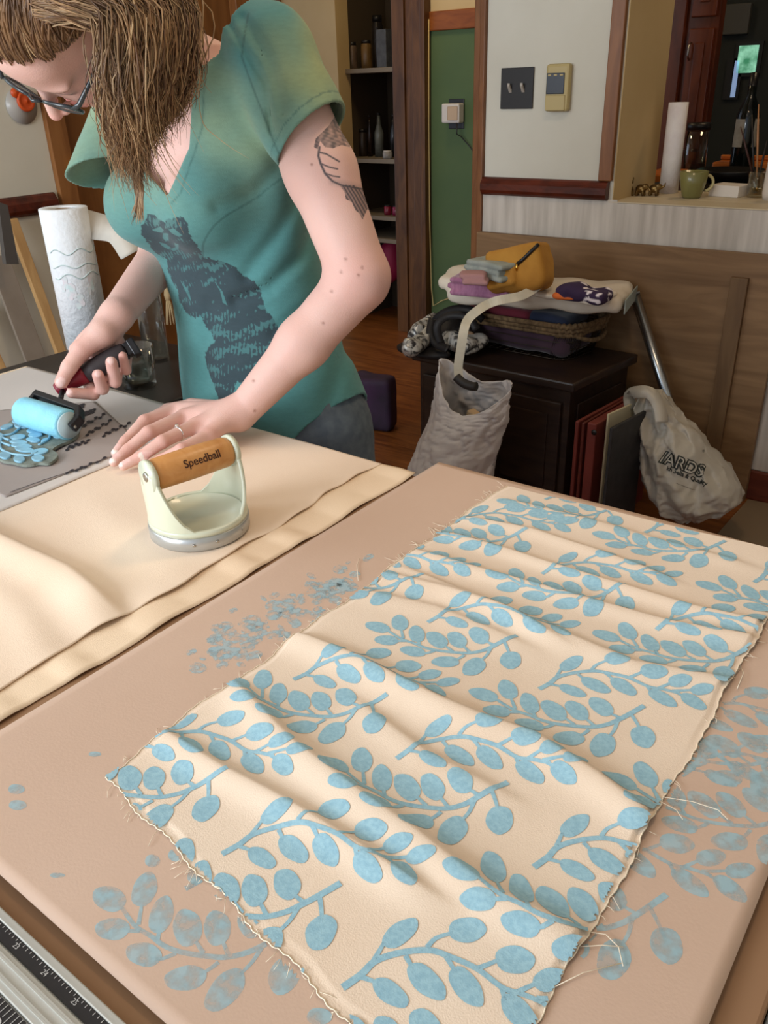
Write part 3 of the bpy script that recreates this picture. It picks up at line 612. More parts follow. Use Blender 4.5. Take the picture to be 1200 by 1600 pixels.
for k, (l, r, y) in enumerate([(685, 797, 632), (680, 794, 640), (676, 791, 650), (668, 788, 662), (660, 782, 680), (650, 776, 705), (638, 768, 730), (626, 764, 760), (622, 760, 800)]):
    rg = bagring(l, r, y, TY, .06+.008*k, k, .004)
    if k < 3:                                  # rim: higher left peak, drooping front
        for i in range(NS):
            an = 2*math.pi*i/NS; cs = math.cos(an); sn = math.sin(an); u = (1-k/3)
            rg[i][2] += u*(.135*max(0, -cs)**1.6+.05*max(0, cs)**2+(.05 if sn < 0 else -.02)*abs(sn))
    rings.append(rg)
ff = np.linspace(0, len(rings)-1, 70); rings = [rings[int(min(v, len(rings)-2))]*(1-(v-int(min(v, len(rings)-2))))+rings[int(min(v, len(rings)-2))+1]*(v-int(min(v, len(rings)-2))) for v in ff]
rings = [g_+np.stack([.004*vnoise(g_, 60, 3), .016*np.abs(vnoise(g_*[1, 1, .45], 70, 4))+.008*np.abs(vnoise(g_, 150, 5)), 0*g_[:, 0]], 1) for g_ in rings]
mbt.loft(rings, cap=False); c_ = rings[-1].mean(0); n0 = mbt.n; mbt.add(np.vstack([rings[-1], c_]), [(i, (i+1) % NS, NS) for i in range(NS)], 0, True)
bag = obj('body', mbt, M_tote, t, solid=.003)
st = MB().loft(ribbon(strap.tolist(), .026, .0012), cap=True); obj('strap', st, mat('cream_strap', sr(214, 206, 186), .8, c2=sr(196, 190, 172), scale=20), t, smooth=False)
h0_, h1_ = at(713, 590, 1, TY-.05), at(744, 604, 1, TY-.05)
obj('grip', MB().tube(smooth_path([h0_+[0, 0, .002], h0_*.7+h1_*.3-[0, 0, .006], h0_*.3+h1_*.7-[0, 0, .006], h1_], 14), .013, 12), mat('black_grip', sr(36, 32, 30), .6), t)
for i, (x_, y_, dz) in enumerate(((735, 650, 0), (752, 655, .0))):
    c_ = at(x_, y_, 1, TY); tag(obj('paper_bag', MB().box(c_+np.array([.01, .0, -.035]), (.055, .03, .1), yawax(.3*i+.2)@np.array([[.96, 0, .28], [0, 1, 0], [-.28, 0, .96]])), mat('kraft', sr(196, 164, 124), .8), bevel=.003), ['brown paper packet inside the white tote, left one', 'brown paper packet inside the white tote, right one'][i], 'packet', 'packets inside the white tote')
# flap of canvas and purple bandana on the bundle
c_ = at(885, 458, 2, pt+.015)
sd('canvas_cloth', rbox(c_+[0, .01, 0], (.13, .07, .008), .007, yawax(-.15)), c_-.2, c_+.2, .006, M_can, 'flat piece of cream canvas lying under the purple bandana', 'fabric', wr=.005, ws=26)
c_ = at(913, 459, 2, pt+.03)
def bandcol(V):
    q = (V-c_)@np.array([_r, _u]).T; n_ = np.sin(q[:, 0]*150+2*np.sin(q[:, 1]*190))*np.sin(q[:, 1]*160+q[:, 0]*60); return n_
V, F = nets(union([(rbox(c_, (.075, .04, .018), .014, yawax(-.1)), .02), (ell(c_+[-.03, 0, .016], (.035, .03, .014)), .02)]), c_-.13, c_+.13, .004)
V = V+.005*np.stack([vnoise(V, 55, i) for i in range(3)], 1); n_ = bandcol(V)
cl = np.where((n_ > .45)[:, None] & ((V-c_)@_r > -.01)[:, None], sr(226, 216, 220), sr(52, 34, 66))
tag(nobj('bandana', V, F, mat('bandana_cloth', (1, 1, 1), .85, attr='Col'), None, cl), 'crumpled purple cloth with white lettering on the white bundle', 'bandana')
c_ = at(872, 462, 2, pt+.022); sd('orange_tie', union([(ell(c_, (.018, .014, .011)), .01), (ell(c_+[.035, -.0, -.002], (.03, .01, .007)), .01)]), c_-.04, c_+.09, .003, mat('orange_cloth', sr(210, 104, 44), .8), 'small orange scrap tucked beside the purple bandana', 'fabric scrap', wr=.002, ws=80)
# black bag with straps and silver crinkled cloth at the left end of the chest
t = tag(empty('black_bag', at(700, 545, 2, CZ+.0)), 'black strappy bag slumped on the left end of the dark chest', 'bag')
M_bk = mat('black_nylon', sr(26, 24, 26), .6)
c_ = at(705, 520, 2, CZ+.05)
sd('body', union([(ell(c_, (.11, .09, .05)), .03), (ell(c_+[-.1, 0, -.02], (.07, .06, .03)), .03), (ell(at(660, 548, 2, CZ+.02), (.1, .05, .02)), .03)]), c_-[.32, .2, .06], c_+[.22, .2, .12], .008, M_bk, parent=t, wr=.006, ws=30)
for k, pl in enumerate(([(672, 530, 2.28), (680, 500, 2.28), (705, 484, 2.28), (735, 484, 2.28), (755, 500, 2.3)], [(690, 540, 2.15), (683, 510, 2.15), (700, 494, 2.18), (730, 495, 2.2), (745, 515, 2.2)], [(675, 500, 2.2), (672, 520, 2.16), (682, 538, 2.14), (700, 545, 2.12)])):
    obj('strap', MB().loft(ribbon(smooth_path(pl, 18).tolist(), .024, .003)), M_bk, t)
M_sil = mat('silver_foil', sr(200, 200, 196), .35, .3, c2=sr(60, 60, 62), scale=26, lo=.45, hi=.6, dist=2)
for k, (pts, rad, lb) in enumerate((([(652, 520), (675, 500)], .03, 'crinkled black and white cloth end on the far left of the chest'), ([(640, 545), (672, 522), (688, 510)], .028, 'long crinkled silver cloth strip hanging off the chest corner'), ([(705, 532), (728, 540), (748, 532)], .03, 'crinkled silver cloth lump under the cream strap'))):
    P = [at(x_, y_, 2, CZ+.05+.01*(2-k)) for x_, y_ in pts]; pr = [(cone(a_, b_, rad, rad*.8), .01) for a_, b_ in zip(P[:-1], P[1:])]
    lo_ = np.min(P, 0)-.07; hi_ = np.max(P, 0)+.07
    sd('silver_cloth', union(pr), lo_, hi_, .005, M_sil, lb, 'cloth', 'crinkled silver cloths on the chest', wr=.009, ws=60, seed=k*5)
c_ = at(733, 528, 2, CZ+.06); sd('cloth_scrap', ell(c_, (.025, .02, .022)), c_-.05, c_+.05, .004, mat('tan_cloth', sr(150, 122, 96), .85), 'tan cloth scrap poking out beside the silver lump', 'fabric scrap', wr=.004, ws=50)
# portfolios and folders beside the chest
M_red = mat('rust_card', sr(112, 44, 34), .6, c2=sr(96, 36, 28), scale=10)
M_port = mat('black_portfolio', sr(36, 35, 36), .55, c2=sr(46, 45, 46), scale=30)
def leaf(name, pxt, pyt, pxb, pyb, Y0, Y1, thick, m, label, cat, group=None, lean=.0, hw=None):
    a_ = at(pxt, pyt, 1, Y0); b_ = at(pxb, pyb, 1, Y1); z = (a_[2]+b_[2])/2; x_ = a_[0]
    o_ = np.array([x_, Y0, 0]); t_ = np.array([x_-lean, Y0, z]); dv = np.array([b_[0]-a_[0], Y1-Y0, 0])
    ob = obj(name, MB().prism([o_, o_+dv, t_+dv, t_], (thick, 0, 0)), m, None, bevel=min(.004, thick*.4)); return tag(ob, label, cat, group) if label else ob
x9 = lambda p, y: at(p, 664, 1, y)[0]
leaf('folder', 898, 664, 992, 602, 2.10, 2.45, .012, M_red, 'rust red card folder standing nearest the dark chest', 'folder', 'rust red folders', lean=.0)
leaf('folder', 908, 668, 1000, 600, 2.09, 2.45, .01, wood('red_wood', sr(96, 40, 30), sr(78, 32, 24), 5), 'dark red folder standing second from the chest', 'folder', 'rust red folders', lean=.0)
f3 = leaf('folder', 917, 668, 1012, 600, 2.08, 2.44, .028, M_red, 'thick rust red folder with a dark punched hole beside the cream board', 'folder', 'rust red folders', lean=.0)
leaf('board', 948, 650, 996, 622, 2.12, 2.27, .006, mat('cream_board', sr(196, 184, 152), .7), 'cream board standing between the thick red folder and the black portfolio', 'board', lean=.0)
leaf('portfolio', 952, 668, 1006, 640, 2.04, 2.22, .010, M_port, 'large black portfolio leaning in front of the cream board', 'portfolio', lean=.0)
hc = at(928, 670, 1, 2.078); obj('hole', MB().lathe([(0, 0), (.008, 0), (.008, .002), (0, .002)], hc+[.002, -.0005, -.01], (0, -1, 0), 16), mat('black_plastic', (0, 0, 0)), f3)
# printed plastic carrier bag
BY = 2.2
t = tag(empty('carrier_bag', at(1060, 826, 2, 0)), 'white plastic carrier bag with dark lettering slumped by the black portfolio', 'bag')
M_plas = mat('carrier_plastic', sr(176, 168, 154), .38, c2=sr(160, 152, 138), scale=8, bump=.6, bscale=14, spec=.6)
outl = [(986, 1022, 622), (980, 1036, 640), (980, 1052, 660), (984, 1070, 680), (988, 1088, 700), (990, 1106, 725), (994, 1128, 750), (1006, 1146, 775), (1018, 1150, 795), (1040, 1128, 812), (1060, 1085, 822)]
rings = []; NS = 120
for k, (l, r, y) in enumerate(outl):
    a_, b_ = at(l, y, 1, BY), at(r, y, 1, BY); c_ = (a_+b_)/2; h_ = (b_-a_)/2; rg = []; dp = [.02, .045, .06, .075, .09, .1, .11, .12, .115, .08, .02][k]
    for i in range(NS):
        an = 2*math.pi*i/NS; rg.append(c_+h_*math.cos(an)+np.array([0, -dp*math.sin(an)+.05+.007*math.sin(7*an+k)+.005*math.sin(11*an-k*1.7), .004*math.sin(9*an+k*2)]))
    rings.append(np.array(rg))
P = np.array(rings); zmin = P[..., 2].min(); P[..., 2] = np.maximum(P[..., 2], .004)
ff = np.linspace(0, len(P)-1, 90); fine = [ (P[int(min(v, len(P)-2))]*(1-(v-int(min(v, len(P)-2))))+P[int(min(v, len(P)-2))+1]*(v-int(min(v, len(P)-2)))) for v in ff]
fine = [g_+np.stack([.006*vnoise(g_, 60, 3), .026*np.abs(vnoise(g_*[1, 1, .55], 52, 4))+.010*np.abs(vnoise(g_, 120, 8)), 0*g_[:, 0]], 1) for g_ in fine]
cb = obj('body', MB().loft(fine), M_plas, t)
hp = smooth_path([(986, 640, BY+.03), (984, 618, BY+.03), (1000, 612, BY+.0), (1018, 616, BY), (1030, 636, BY-.01), (1034, 660, BY-.03)], 24)
obj('handle', MB().loft(ribbon(hp.tolist(), .035, .0015)), M_plas, t)
cr_ = onto(cb, [(1000, 790)]); M_ink = mat('dark_ink', sr(36, 40, 36), .5)
def decal(o, s, cx, cy, w_px, ang, m, parent, name='lettering', bold=0, lift=.0012, xs=1):
    V, F = text_mesh(s, 1.0, bold); k = w_px/(V[:, 0].max()-V[:, 0].min()); ca_, sa_ = math.cos(ang), math.sin(ang); out = []; keep = {}
    bpy.context.view_layer.update(); inv = o.matrix_world.inverted(); a_ = inv@Vector(CAM)
    for i, v in enumerate(V):
        x_, y_ = v[0]*k, v[1]*k*xs; X_, Y_ = cx+x_*ca_+y_*sa_, cy-(y_*ca_-x_*sa_)
        b_ = (inv.to_3x3()@Vector(ray(X_, Y_))).normalized(); ok, lc, nn, fi = o.ray_cast(a_, b_)
        if ok: keep[i] = len(out); out.append(np.array(o.matrix_world@lc)+np.array(nn)*lift)
    F = [tuple(keep[j] for j in f) for f in F if all(j in keep for j in f)]
    if out: return obj(name, MB().add(out, F), m, parent, smooth='keep')
decal(cb, '/ARDS', 1066, 726, 74, R(20), M_ink, t, bold=.085)
decal(cb, '/ARDS', 1066, 726, 70, R(20), mat('letter_white', sr(188, 182, 168), .5), t, bold=-.005, lift=.0022)
decal(cb, '\u00ae', 1099, 705, 4, R(20), M_ink, t)
decal(cb, 'ith Sells & Quality', 1073, 744, 68, R(22), M_ink, t, bold=.03)
decal(cb, '-----------------', 1071, 760, 32, R(20), M_ink, t)
# steel pipe leaning in the corner, floor board
a_, b_ = at(992, 461, 1, WY-.08), at(1052, 650, 1, WY-.12); dv = nz(b_-a_); b_ = a_+dv*((a_[2]-.005)/-dv[2])
t = tag(empty('metal_pole', b_), 'shiny steel tube leaning against the plywood beside the chest', 'pole')
obj('tube', MB().tube([b_+(a_-b_)*.0, a_], .016, 20), mat('pipe_steel', sr(176, 180, 184), .25, 1), t)
obj('end_cap', MB().tube([a_-dv*.0, a_-dv*.006], .0168, 20), mat('grey_cap', sr(120, 124, 126), .4), t)
q = [at(1168, 783, 2, 0), at(1112, 846, 2, 0), at(1210, 880, 2, 0), at(1260, 800, 2, 0)]
tag(obj('flat_board', MB().prism([p+[0, 0, .001] for p in q], (0, 0, .006)), mat('grey_brown_card', sr(128, 108, 84), .8), bevel=.001), 'grey brown flat board lying on the floor by the carrier bag', 'board')
#@@

bgb = at(585, 668, 2, 0); t = tag(empty('cloth_bag', bgb), 'dark purple cloth bag standing on the floor behind the jeans', 'bag')
sd('body', union([(rbox(bgb+[0, 0, .11], (.085, .05, .108), .02, yawax(.3)), .01), (cone(bgb+[-.05, 0, .2], bgb+[.04, 0, .17], .03, .03), .02)]), bgb-[.16, .14, .03], bgb+[.16, .14, .3], .008, mat('purple_nylon', sr(66, 42, 74), .7, c2=sr(40, 34, 48), scale=8), parent=t, wr=.006, ws=30)
# ------------------------------------------------------------------ tables
TZ = .75
M_dark = mat('black_table', sr(44, 40, 38), .35, c2=sr(34, 30, 30), scale=12)
M_top = mat('kraft_top', sr(158, 122, 90), .7, c2=sr(148, 112, 82), scale=6)
t = tag(empty('work_table', (-.8, .25, 0)), 'large work table covered with cloth and brown paper, filling the foreground', 'table')
obj('tabletop', MB().bb((-1.565, -.4, TZ-.035), (-.012, .856, TZ-.001)), M_top, t, bevel=.003)
obj('edge_band', MB().bb((-.0115, -.4, TZ-.035), (.012, .856, TZ-.004)), mat('grey_edge', sr(128, 134, 134), .5), t, bevel=.003)
for lx in (-1.5, -.08):
    for ly in (-.33, .79): obj('leg', MB().bb((lx-.025, ly-.025, 0), (lx+.025, ly+.025, TZ-.036)), M_dark, t, bevel=.004)
SH = .69
t = tag(empty('side_table', (-1.5, 1.07, 0)), 'low black side table behind the work table holding the towel roll and tumbler', 'table')
obj('tabletop', MB().bb((-1.79, .88, SH-.03), (-1.28, 1.27, SH)), M_dark, t, bevel=.005)
for lx in (-1.76, -1.31):
    for ly in (.91, 1.24): obj('leg', MB().bb((lx-.02, ly-.02, 0), (lx+.02, ly+.02, SH-.031)), M_dark, t, bevel=.003)
M_mus1 = mat('muslin', sr(243, 221, 197), .85, c2=sr(238, 213, 187), scale=5, bump=.12, bscale=900, sheen=.2)
M_mus0 = mat('muslin_under', sr(244, 220, 190), .85, c2=sr(238, 211, 180), scale=5, bump=.12, bscale=900)
def cloth(name, fn, nu, nv, m, label, cat, solid=.0012, parent=None):
    o = obj(name, MB().grid(fn, nu, nv), m, parent, solid=solid, smooth='keep'); return tag(o, label, cat) if label else o
eu0, eu1 = at(480, 835, 2, TZ), at(645, 738, 2, TZ)
def under(u, v):
    y = -.38+v*(.858+.38); xr = -.606-.01*max(0, .6-y)+.0015*math.sin(y*40); x = -1.558+u*(xr+1.558)
    wv = max(0, 1-abs(x+.63)/.05); z = TZ+.0006+wv*.0035*max(0, math.sin(y*62+math.sin(y*21)))
    return (x, y, z)
cloth('table_cover', under, 120, 220, M_mus0, 'plain cream cloth lying directly on the left half of the work table', 'cloth', .0005)
F1 = [tuple(at(*p, 2, TZ)[:2]) for p in ((-160, 775), (0, 852), (110, 905), (200, 978))]
def pline(x, P):                               # y of a polyline at x
    P = sorted(P); 
    if x <= P[0][0]: return P[0][1]+(x-P[0][0])*(P[1][1]-P[0][1])/(P[1][0]-P[0][0])
    for a, b in zip(P[:-1], P[1:]):
        if x <= b[0]: return a[1]+(b[1]-a[1])*(x-a[0])/(b[0]-a[0])
    return P[-1][1]+(x-P[-1][0])*(P[-1][1]-P[-2][1])/(P[-1][0]-P[-2][0])
def sstep(a, b, x): x = min(1, max(0, (x-a)/(b-a))); return x*x*(3-2*x)
def topz(x, y):
    yl = pline(x, F1); d = y-yl; f = sstep(-.625, -.72, x)
    z = .015*f*(math.exp(-(d/.034)**2) if d < 0 else math.exp(-(d/.011)**2)); z += .0035*math.exp(-((y-yl+.075+.1*(x+.7))/.022)**2)*f
    z += .002*math.exp(-((y-.52+.25*(x+.8))/.03)**2)*sstep(-1.0, -.8, x)
    z += .0022*sstep(-.72, -.645, x)*(.5+.5*math.sin(y*70+2*math.sin(y*17)))
    z += .0008*(1+math.sin(x*19+y*13)*math.sin(y*11-x*7)); return z
def topc(u, v):
    y = -.38+v*(.8575+.38); xr = -.652-.016*sstep(.5, .86, y)+.003*math.sin(y*31)+.0015*math.sin(y*83); x = -1.36+u*(xr+1.36)
    if y > .75: pass
    return (x, y, TZ+.0022+topz(x, y))
cloth('muslin_fabric', topc, 220, 340, M_mus1, 'unprinted cream muslin with a raised fold, spread on the left of the table', 'fabric', .0007)
# brown paper
M_kraft = mat('brown_paper', sr(208, 180, 160), .75, c2=sr(202, 173, 152), scale=3, bump=.04, bscale=500)
def papz(x, y): return .0007+.0008*(1+math.sin(x*9+y*4)*math.sin(y*7-x*3))
kl, kr, kb, kt_ = -.597, -.036, .150, .903
def pap(u, v):
    x = kl+u*(kr-kl); y = kb+v*(kt_-kb); z = TZ+.003+papz(x, y)
    if y > .862: z -= .0
    return (x, y, z)
paper = cloth('brown_paper', pap, 60, 80, M_kraft, 'large sheet of pinkish brown paper under the printed fabric', 'paper', .0006)
# printed fabric -----------------------------------------------------------
PV = (at(793, 1232, 2, TZ)[:2], at(605, 1097, 2, TZ)[:2], at(1005, 1113, 2, TZ)[:2])
U2 = PV[0]-PV[1]; V2 = PV[2]-PV[0]
pp = lambda x, y: at(x, y, 2, TZ)[:2]
cA, cB_, cC, cD = pp(163, 1222), pp(785, 765), pp(1208, 940), pp(770, 1720)
cA = np.array([-.478, .248]); cTL = np.array([-.480, .884]); cTR = np.array([-.118, .900]); cBR = np.array([-.113, .262]); cBR[1] = .2
Rg = [  # ridges: pixel polylines, height, width
 ([(250, 1150), (345, 1212), (454, 1272), (560, 1338), (640, 1392)], .008, .010), ([(370, 1085), (462, 1180), (567, 1262), (650, 1318), (767, 1412), (890, 1470)], .010, .013),
 ([(560, 1110), (663, 1190), (760, 1240)], .005, .012), ([(450, 1000), (560, 1045), (690, 1112), (754, 1140), (834, 1168), (930, 1228), (1010, 1290)], .011, .013),
 ([(560, 930), (680, 960), (800, 1010)], .004, .012), ([(600, 905), (700, 935), (840, 985), (990, 1050), (1160, 1080)], .006, .012), ([(650, 872), (760, 905), (900, 945), (1050, 985), (1180, 1010)], .0075, .010),
 ([(690, 842), (800, 872), (930, 915), (1080, 960), (1190, 985)], .007, .009), ([(720, 815), (830, 838), (930, 870), (1020, 905)], .005, .009), ([(790, 790), (950, 830), (1150, 888)], .0035, .012), ([(640, 900), (760, 950), (850, 1000)], .005, .009)]
Rg = [([tuple(pp(*p)) for p in P], h*.8, w_) for P, h, w_ in Rg]
def cz(x, y):
    z = 0
    for P, h, w_ in Rg:
        P0, P1 = P[0][0], P[-1][0]; yy = pline(x, P); f = sstep(P0-.03, P0+.03, x)*(1-sstep(P1-.02, P1+.05, x)); d = y-yy
        if f > 0 and abs(d) < .09: z += h*f*(math.exp(-(d/(w_*1.5))**2) if d < 0 else math.exp(-(d/(w_*.6))**2))
    z += .0012*(1+math.sin(x*23+y*9)*math.sin(y*31-x*11))
    return TZ+.0052+z
def fab(u, v):
    a = cA+(cBR-cA)*u; b = cTL+(cTR-cTL)*u; p = a+(b-a)*v
    s_ = .0025*math.sin(v*26+1)+.0012*math.sin(v*71); p = p+np.array([s_*(1-u)+.6*s_*u, .002*math.sin(u*33)*(1-v)])
    e = min(u, 1-u, v)*.36; z = cz(p[0], p[1]); return (p[0], p[1], max(TZ+.0045, z) if e > .004 else z*.5+(TZ+.0048)*.5)
fmb = MB().grid(fab, 190, 330)
quad = np.array([cA, cBR, cTR, cTL])
def inside(p, m_=.0015):
    r = True
    for i in range(4):
        a, b = quad[i], quad[(i+1) % 4]; e = b-a; n = np.array([-e[1], e[0]])/np.linalg.norm(e)
        if (p-a)@n < m_: r = False
    return r
# motif traced on the table plane, relative to the stem end of branch A
def za(p): return (500+p[0]/3.75, 1130+p[1]/3.75)
def zb(p): return (330+p[0]/3.3333, 1250+p[1]/3.3333)
O_A = pp(*za((1110, 380))); O_B = pp(*zb((40, 320))); OFFB = pp(620, 1197)-pp(793, 1232)
SA = [[(1110, 380), (1000, 440), (920, 480), (850, 510), (750, 530), (640, 525), (520, 510), (430, 485), (350, 445), (260, 405), (170, 330)]]
SA += [[(1015, 440), (1040, 500), (1060, 570)], [(915, 490), (885, 550), (840, 600)], [(720, 550), (690, 575), (640, 605)], [(500, 515), (430, 540), (380, 530)], [(290, 425), (235, 425), (190, 420)], [(275, 400), (265, 320)], [(390, 460), (383, 400)], [(635, 515), (580, 465)], [(760, 520), (710, 460)], [(940, 465), (880, 430)]]
LA = [((1050, 520), (1075, 682), 160), ((860, 590), (712, 735), 145), ((680, 613), (472, 618), 102), ((432, 540), (246, 500), 92), ((238, 425), (62, 410), 90), ((180, 318), (4, 265), 96), ((265, 322), (250, 178), 124), ((385, 432), (366, 278), 118), ((585, 470), (455, 345), 124), ((725, 468), (612, 348), 118), ((895, 432), (765, 328), 116)]
SB = [[(40, 320), (130, 270), (200, 220), (310, 190), (440, 180), (530, 205), (640, 250), (740, 320), (830, 345), (920, 380)], [(195, 215), (250, 150)], [(130, 280), (190, 300)], [(335, 200), (360, 250)], [(435, 170), (480, 135), (555, 115)], [(510, 200), (545, 265)], [(645, 248), (735, 218)], [(800, 335), (890, 300)], [(735, 320), (740, 370)], [(880, 358), (1010, 355)], [(900, 370), (940, 405)]]
LB = [((246, 158), (412, 68), 80), ((175, 298), (318, 380), 92), ((338, 240), (484, 355), 108), ((540, 112), (708, 98), 92), ((525, 248), (638, 384), 112), ((726, 215), (900, 215), 104), ((876, 305), (1032, 268), 84), ((728, 350), (865, 480), 108), ((995, 368), (1152, 335), 78), ((925, 385), (1046, 505), 108)]
def rel(zf, O, p): return pp(*zf(p))-O
mot_leaf = []; mot_stem = []
for zf, O, Ls_, Ss_, sc2, off in ((za, O_A, LA, SA, 3.75, np.zeros(2)), (zb, O_B, LB, SB, 3.333, OFFB)):
    for a, b, w_ in Ls_:
        pa_ = np.array(a, float); pb_ = np.array(b, float); c_ = (pa_+pb_)/2; l_ = (pb_-pa_)/2; n_ = np.array([-l_[1], l_[0]])/np.linalg.norm(l_)*w_/2
        cc = rel(zf, O, c_); lv = rel(zf, O, c_+l_)-cc; nv = rel(zf, O, c_+n_)-cc; mot_leaf.append((cc+off, lv, nv))
    for i, s_ in enumerate(Ss_): mot_stem.append(([rel(zf, O, np.array(p, float))+off for p in s_], .0042 if i == 0 else .0030))
def leafpatch(cc, lv, nv, zf, ok, rings=5, seg=26, sd_=0):
    V = [cc]; F = []
    for r_ in range(1, rings+1):
        for k in range(seg):
            a = 2*math.pi*k/seg; q = r_/rings*(1+.02*math.sin(a*5+sd_)); tp = 1-.10*math.cos(a); V.append(cc+lv*math.cos(a)*q+nv*math.sin(a)*q*tp)
    for k in range(seg): F.append((0, 1+k, 1+(k+1) % seg))
    for r_ in range(rings-1):
        for k in range(seg): a = 1+r_*seg+k; b = 1+r_*seg+(k+1) % seg; F.append((a, a+seg, b+seg, b))
    V = np.array(V); F = [f for f in F if ok(V[list(f)].mean(0))]
    return [(v[0], v[1], zf(v[0], v[1])) for v in V], F
def stempatch(P, w_, zf, ok):
    n = max(6, int(sum(np.linalg.norm(np.array(a)-b) for a, b in zip(P[:-1], P[1:]))/.0025)); Q = smooth_path([(p[0], p[1], 0) for p in P], n)[:, :2]
    T = np.gradient(Q, axis=0); T /= np.linalg.norm(T, axis=1)[:, None]; N = np.stack([-T[:, 1], T[:, 0]], 1); V = []; F = []
    for i, (q_, nn) in enumerate(zip(Q, N)):
        ww = w_*(1.15-.45*i/len(Q)); 
        for s_ in (-1, 0, 1): v = q_+nn*ww/2*s_; V.append((v[0], v[1], zf(v[0], v[1])))
    for i in range(len(Q)-1):
        for k in (0, 1):
            f = (i*3+k, i*3+k+1, i*3+k+4, i*3+k+3)
            if ok(np.mean([V[j][:2] for j in f], 0)): F.append(f)
    return V, F
P0 = pp(793, 1232); seen = {(0, 0): P0}
for k_, px_p in {(0, 1): (1005, 1113), (-1, 0): (605, 1097), (-1, 1): (807, 1003), (-2, 0): (358, 1217), (-1, -1): (533, 1390), (-1, 2): (978, 922), (-2, 2): (823, 837), (-2, 1): (661, 907), (-1, 3): (1132, 853)}.items(): seen[k_] = pp(*px_p)
# fill the regular lattice; (-2,0) and (-1,-1) sit on the drifted left column
seen[(-2, 0)] = pp(358, 1217); zprint = lambda x, y: cz(x, y)+.00035
inst = list(seen.values())
for q in ((0, 2), (0, 3), (1, 0), (1, 1), (1, 2), (0, -1), (1, -1), (-2, 3)): inst.append(P0+U2*q[0]+V2*q[1])
inst.append(pp(575, 1503)-OFFB); 
have = []
for p in inst:
    if all(np.linalg.norm(p-h) > .05 for h in have): have.append(p)
mn = MB(); sdk = 0
for p in have:
    for cc, lv, nv in mot_leaf:
        c_ = p+cc
        if not (-.52 < c_[0] < -.07 and .2 < c_[1] < .95): continue
        V, F = leafpatch(c_, lv, nv, zprint, inside, sd_=sdk); sdk += 1
        if F: fmb.add(V, F, 1, True)
    for P, w_ in mot_stem:
        V, F = stempatch([p+q for q in P], w_, zprint, inside)
        if F: fmb.add(V, F, 1, True)
M_fab = mat('printed_muslin', sr(238, 218, 196), .85, c2=sr(231, 208, 184), scale=6, bump=.15, bscale=900, sheen=.2)
M_blue = mat('blue_ink', sr(160, 200, 214), .7, c2=sr(142, 184, 202), scale=300, bump=.1, bscale=900)
fabric = tag(obj('printed_fabric', fmb, [M_fab, M_blue], None, smooth='keep'), 'long strip of cream fabric block printed with blue leafy branches', 'fabric')
# ghost prints on the brown paper around the fabric
M_ghost = mat('blue_ghost', sr(166, 198, 208), .75, c2=sr(182, 200, 204), scale=40, lo=.42, hi=.68)
M_ghost2 = mat('blue_smear', sr(172, 202, 212), .75, c2=sr(186, 204, 208), scale=90, lo=.38, hi=.6)
gzi = [0]
def pz_(x, y): return TZ+.0031+gzi[0]*3e-7+papz(x, y)
pin = lambda p: kl+.004 < p[0] < kr-.004 and kb+.004 < p[1] < kt_-.004 and not inside(p, -.002)
def patchy(m, sc_, lo, hi, a0, a1):             # ink that only partly took: coverage broken up by noise
    nt = m.node_tree; N = nt.nodes; n = N.new('ShaderNodeTexNoise'); n.inputs['Scale'].default_value = sc_; n.inputs['Detail'].default_value = 6; tc = N.new('ShaderNodeTexCoord')
    nt.links.new(tc.outputs['Object'], n.inputs[0]); r = N.new('ShaderNodeMapRange'); r.inputs[1].default_value = lo; r.inputs[2].default_value = hi; r.inputs[3].default_value = a0; r.inputs[4].default_value = a1
    nt.links.new(n.outputs['Fac'], r.inputs[0]); nt.links.new(r.outputs[0], N['Principled BSDF'].inputs['Alpha'])
patchy(M_ghost, 90, .35, .6, .25, .85); patchy(M_ghost2, 130, .4, .6, .05, .75)
gm = MB()
def ghost(p, mi=1, skip=()):
    for i, (cc, lv, nv) in enumerate(mot_leaf):
        if i in skip: continue
        gzi[0] += 1
        V, F = leafpatch(p+cc, lv, nv, pz_, pin, 4, 20)
        if F: gm.add(V, F, mi, True)
    for P, w_ in mot_stem:
        gzi[0] += 1; V, F = stempatch([p+q for q in P], w_*.9, pz_, pin)
        if F: gm.add(V, F, mi, True)
paper_me = paper.data
ghost(pp(1245, 1165)); ghost(pp(1040, 1405)+np.array([0, 0])); ghost(P0+U2+V2*1, 1); ghost(pp(500, 1425)+np.array([.0, -.012]), 1, range(11, 21))
gzi[0] += 40
for a, b, c_ in [((240, 1352), 12, 10), ((277, 1343), 13, 10), ((308, 1376), 14, 13), ((350, 1400), 15, 14), ((28, 1240), 13, 8), ((30, 1265), 14, 8), ((92, 1375), 12, 4), ((150, 1185), 10, 4), ((500, 1595), 20, 14), ((545, 1585), 16, 14), ((590, 1560), 14, 16)]:
    cc = pp(*a); V, F = leafpatch(cc, pp(a[0]+b, a[1])-cc, pp(a[0], a[1]+c_)-cc, pz_, pin, 4, 18)
    if F: gm.add(V, F, 1, True)
rr_ = random.Random(3)
for i in range(110):                             # smears along the upper left edge of the fabric
    t_ = rr_.random(); x_, y_ = 330+t_*220+rr_.gauss(0, 18), 1035-t_*125+rr_.gauss(0, 20)
    gzi[0] += 1; cc = pp(x_, y_); s1 = rr_.uniform(4, 15); V, F = leafpatch(cc, pp(x_+s1, y_-rr_.uniform(-4, 4))-cc, pp(x_, y_+s1*.6)-cc, pz_, pin, 3, 14)
    if F: gm.add(V, F, 2, True)
for (x_, y_) in ((497, 925), (527, 918), (340, 1005), (310, 1050)):
    cc = pp(x_, y_); V, F = leafpatch(cc, pp(x_+14, y_)-cc, pp(x_, y_+9)-cc, pz_, pin, 3, 14); gm.add(V, F, 2, True)
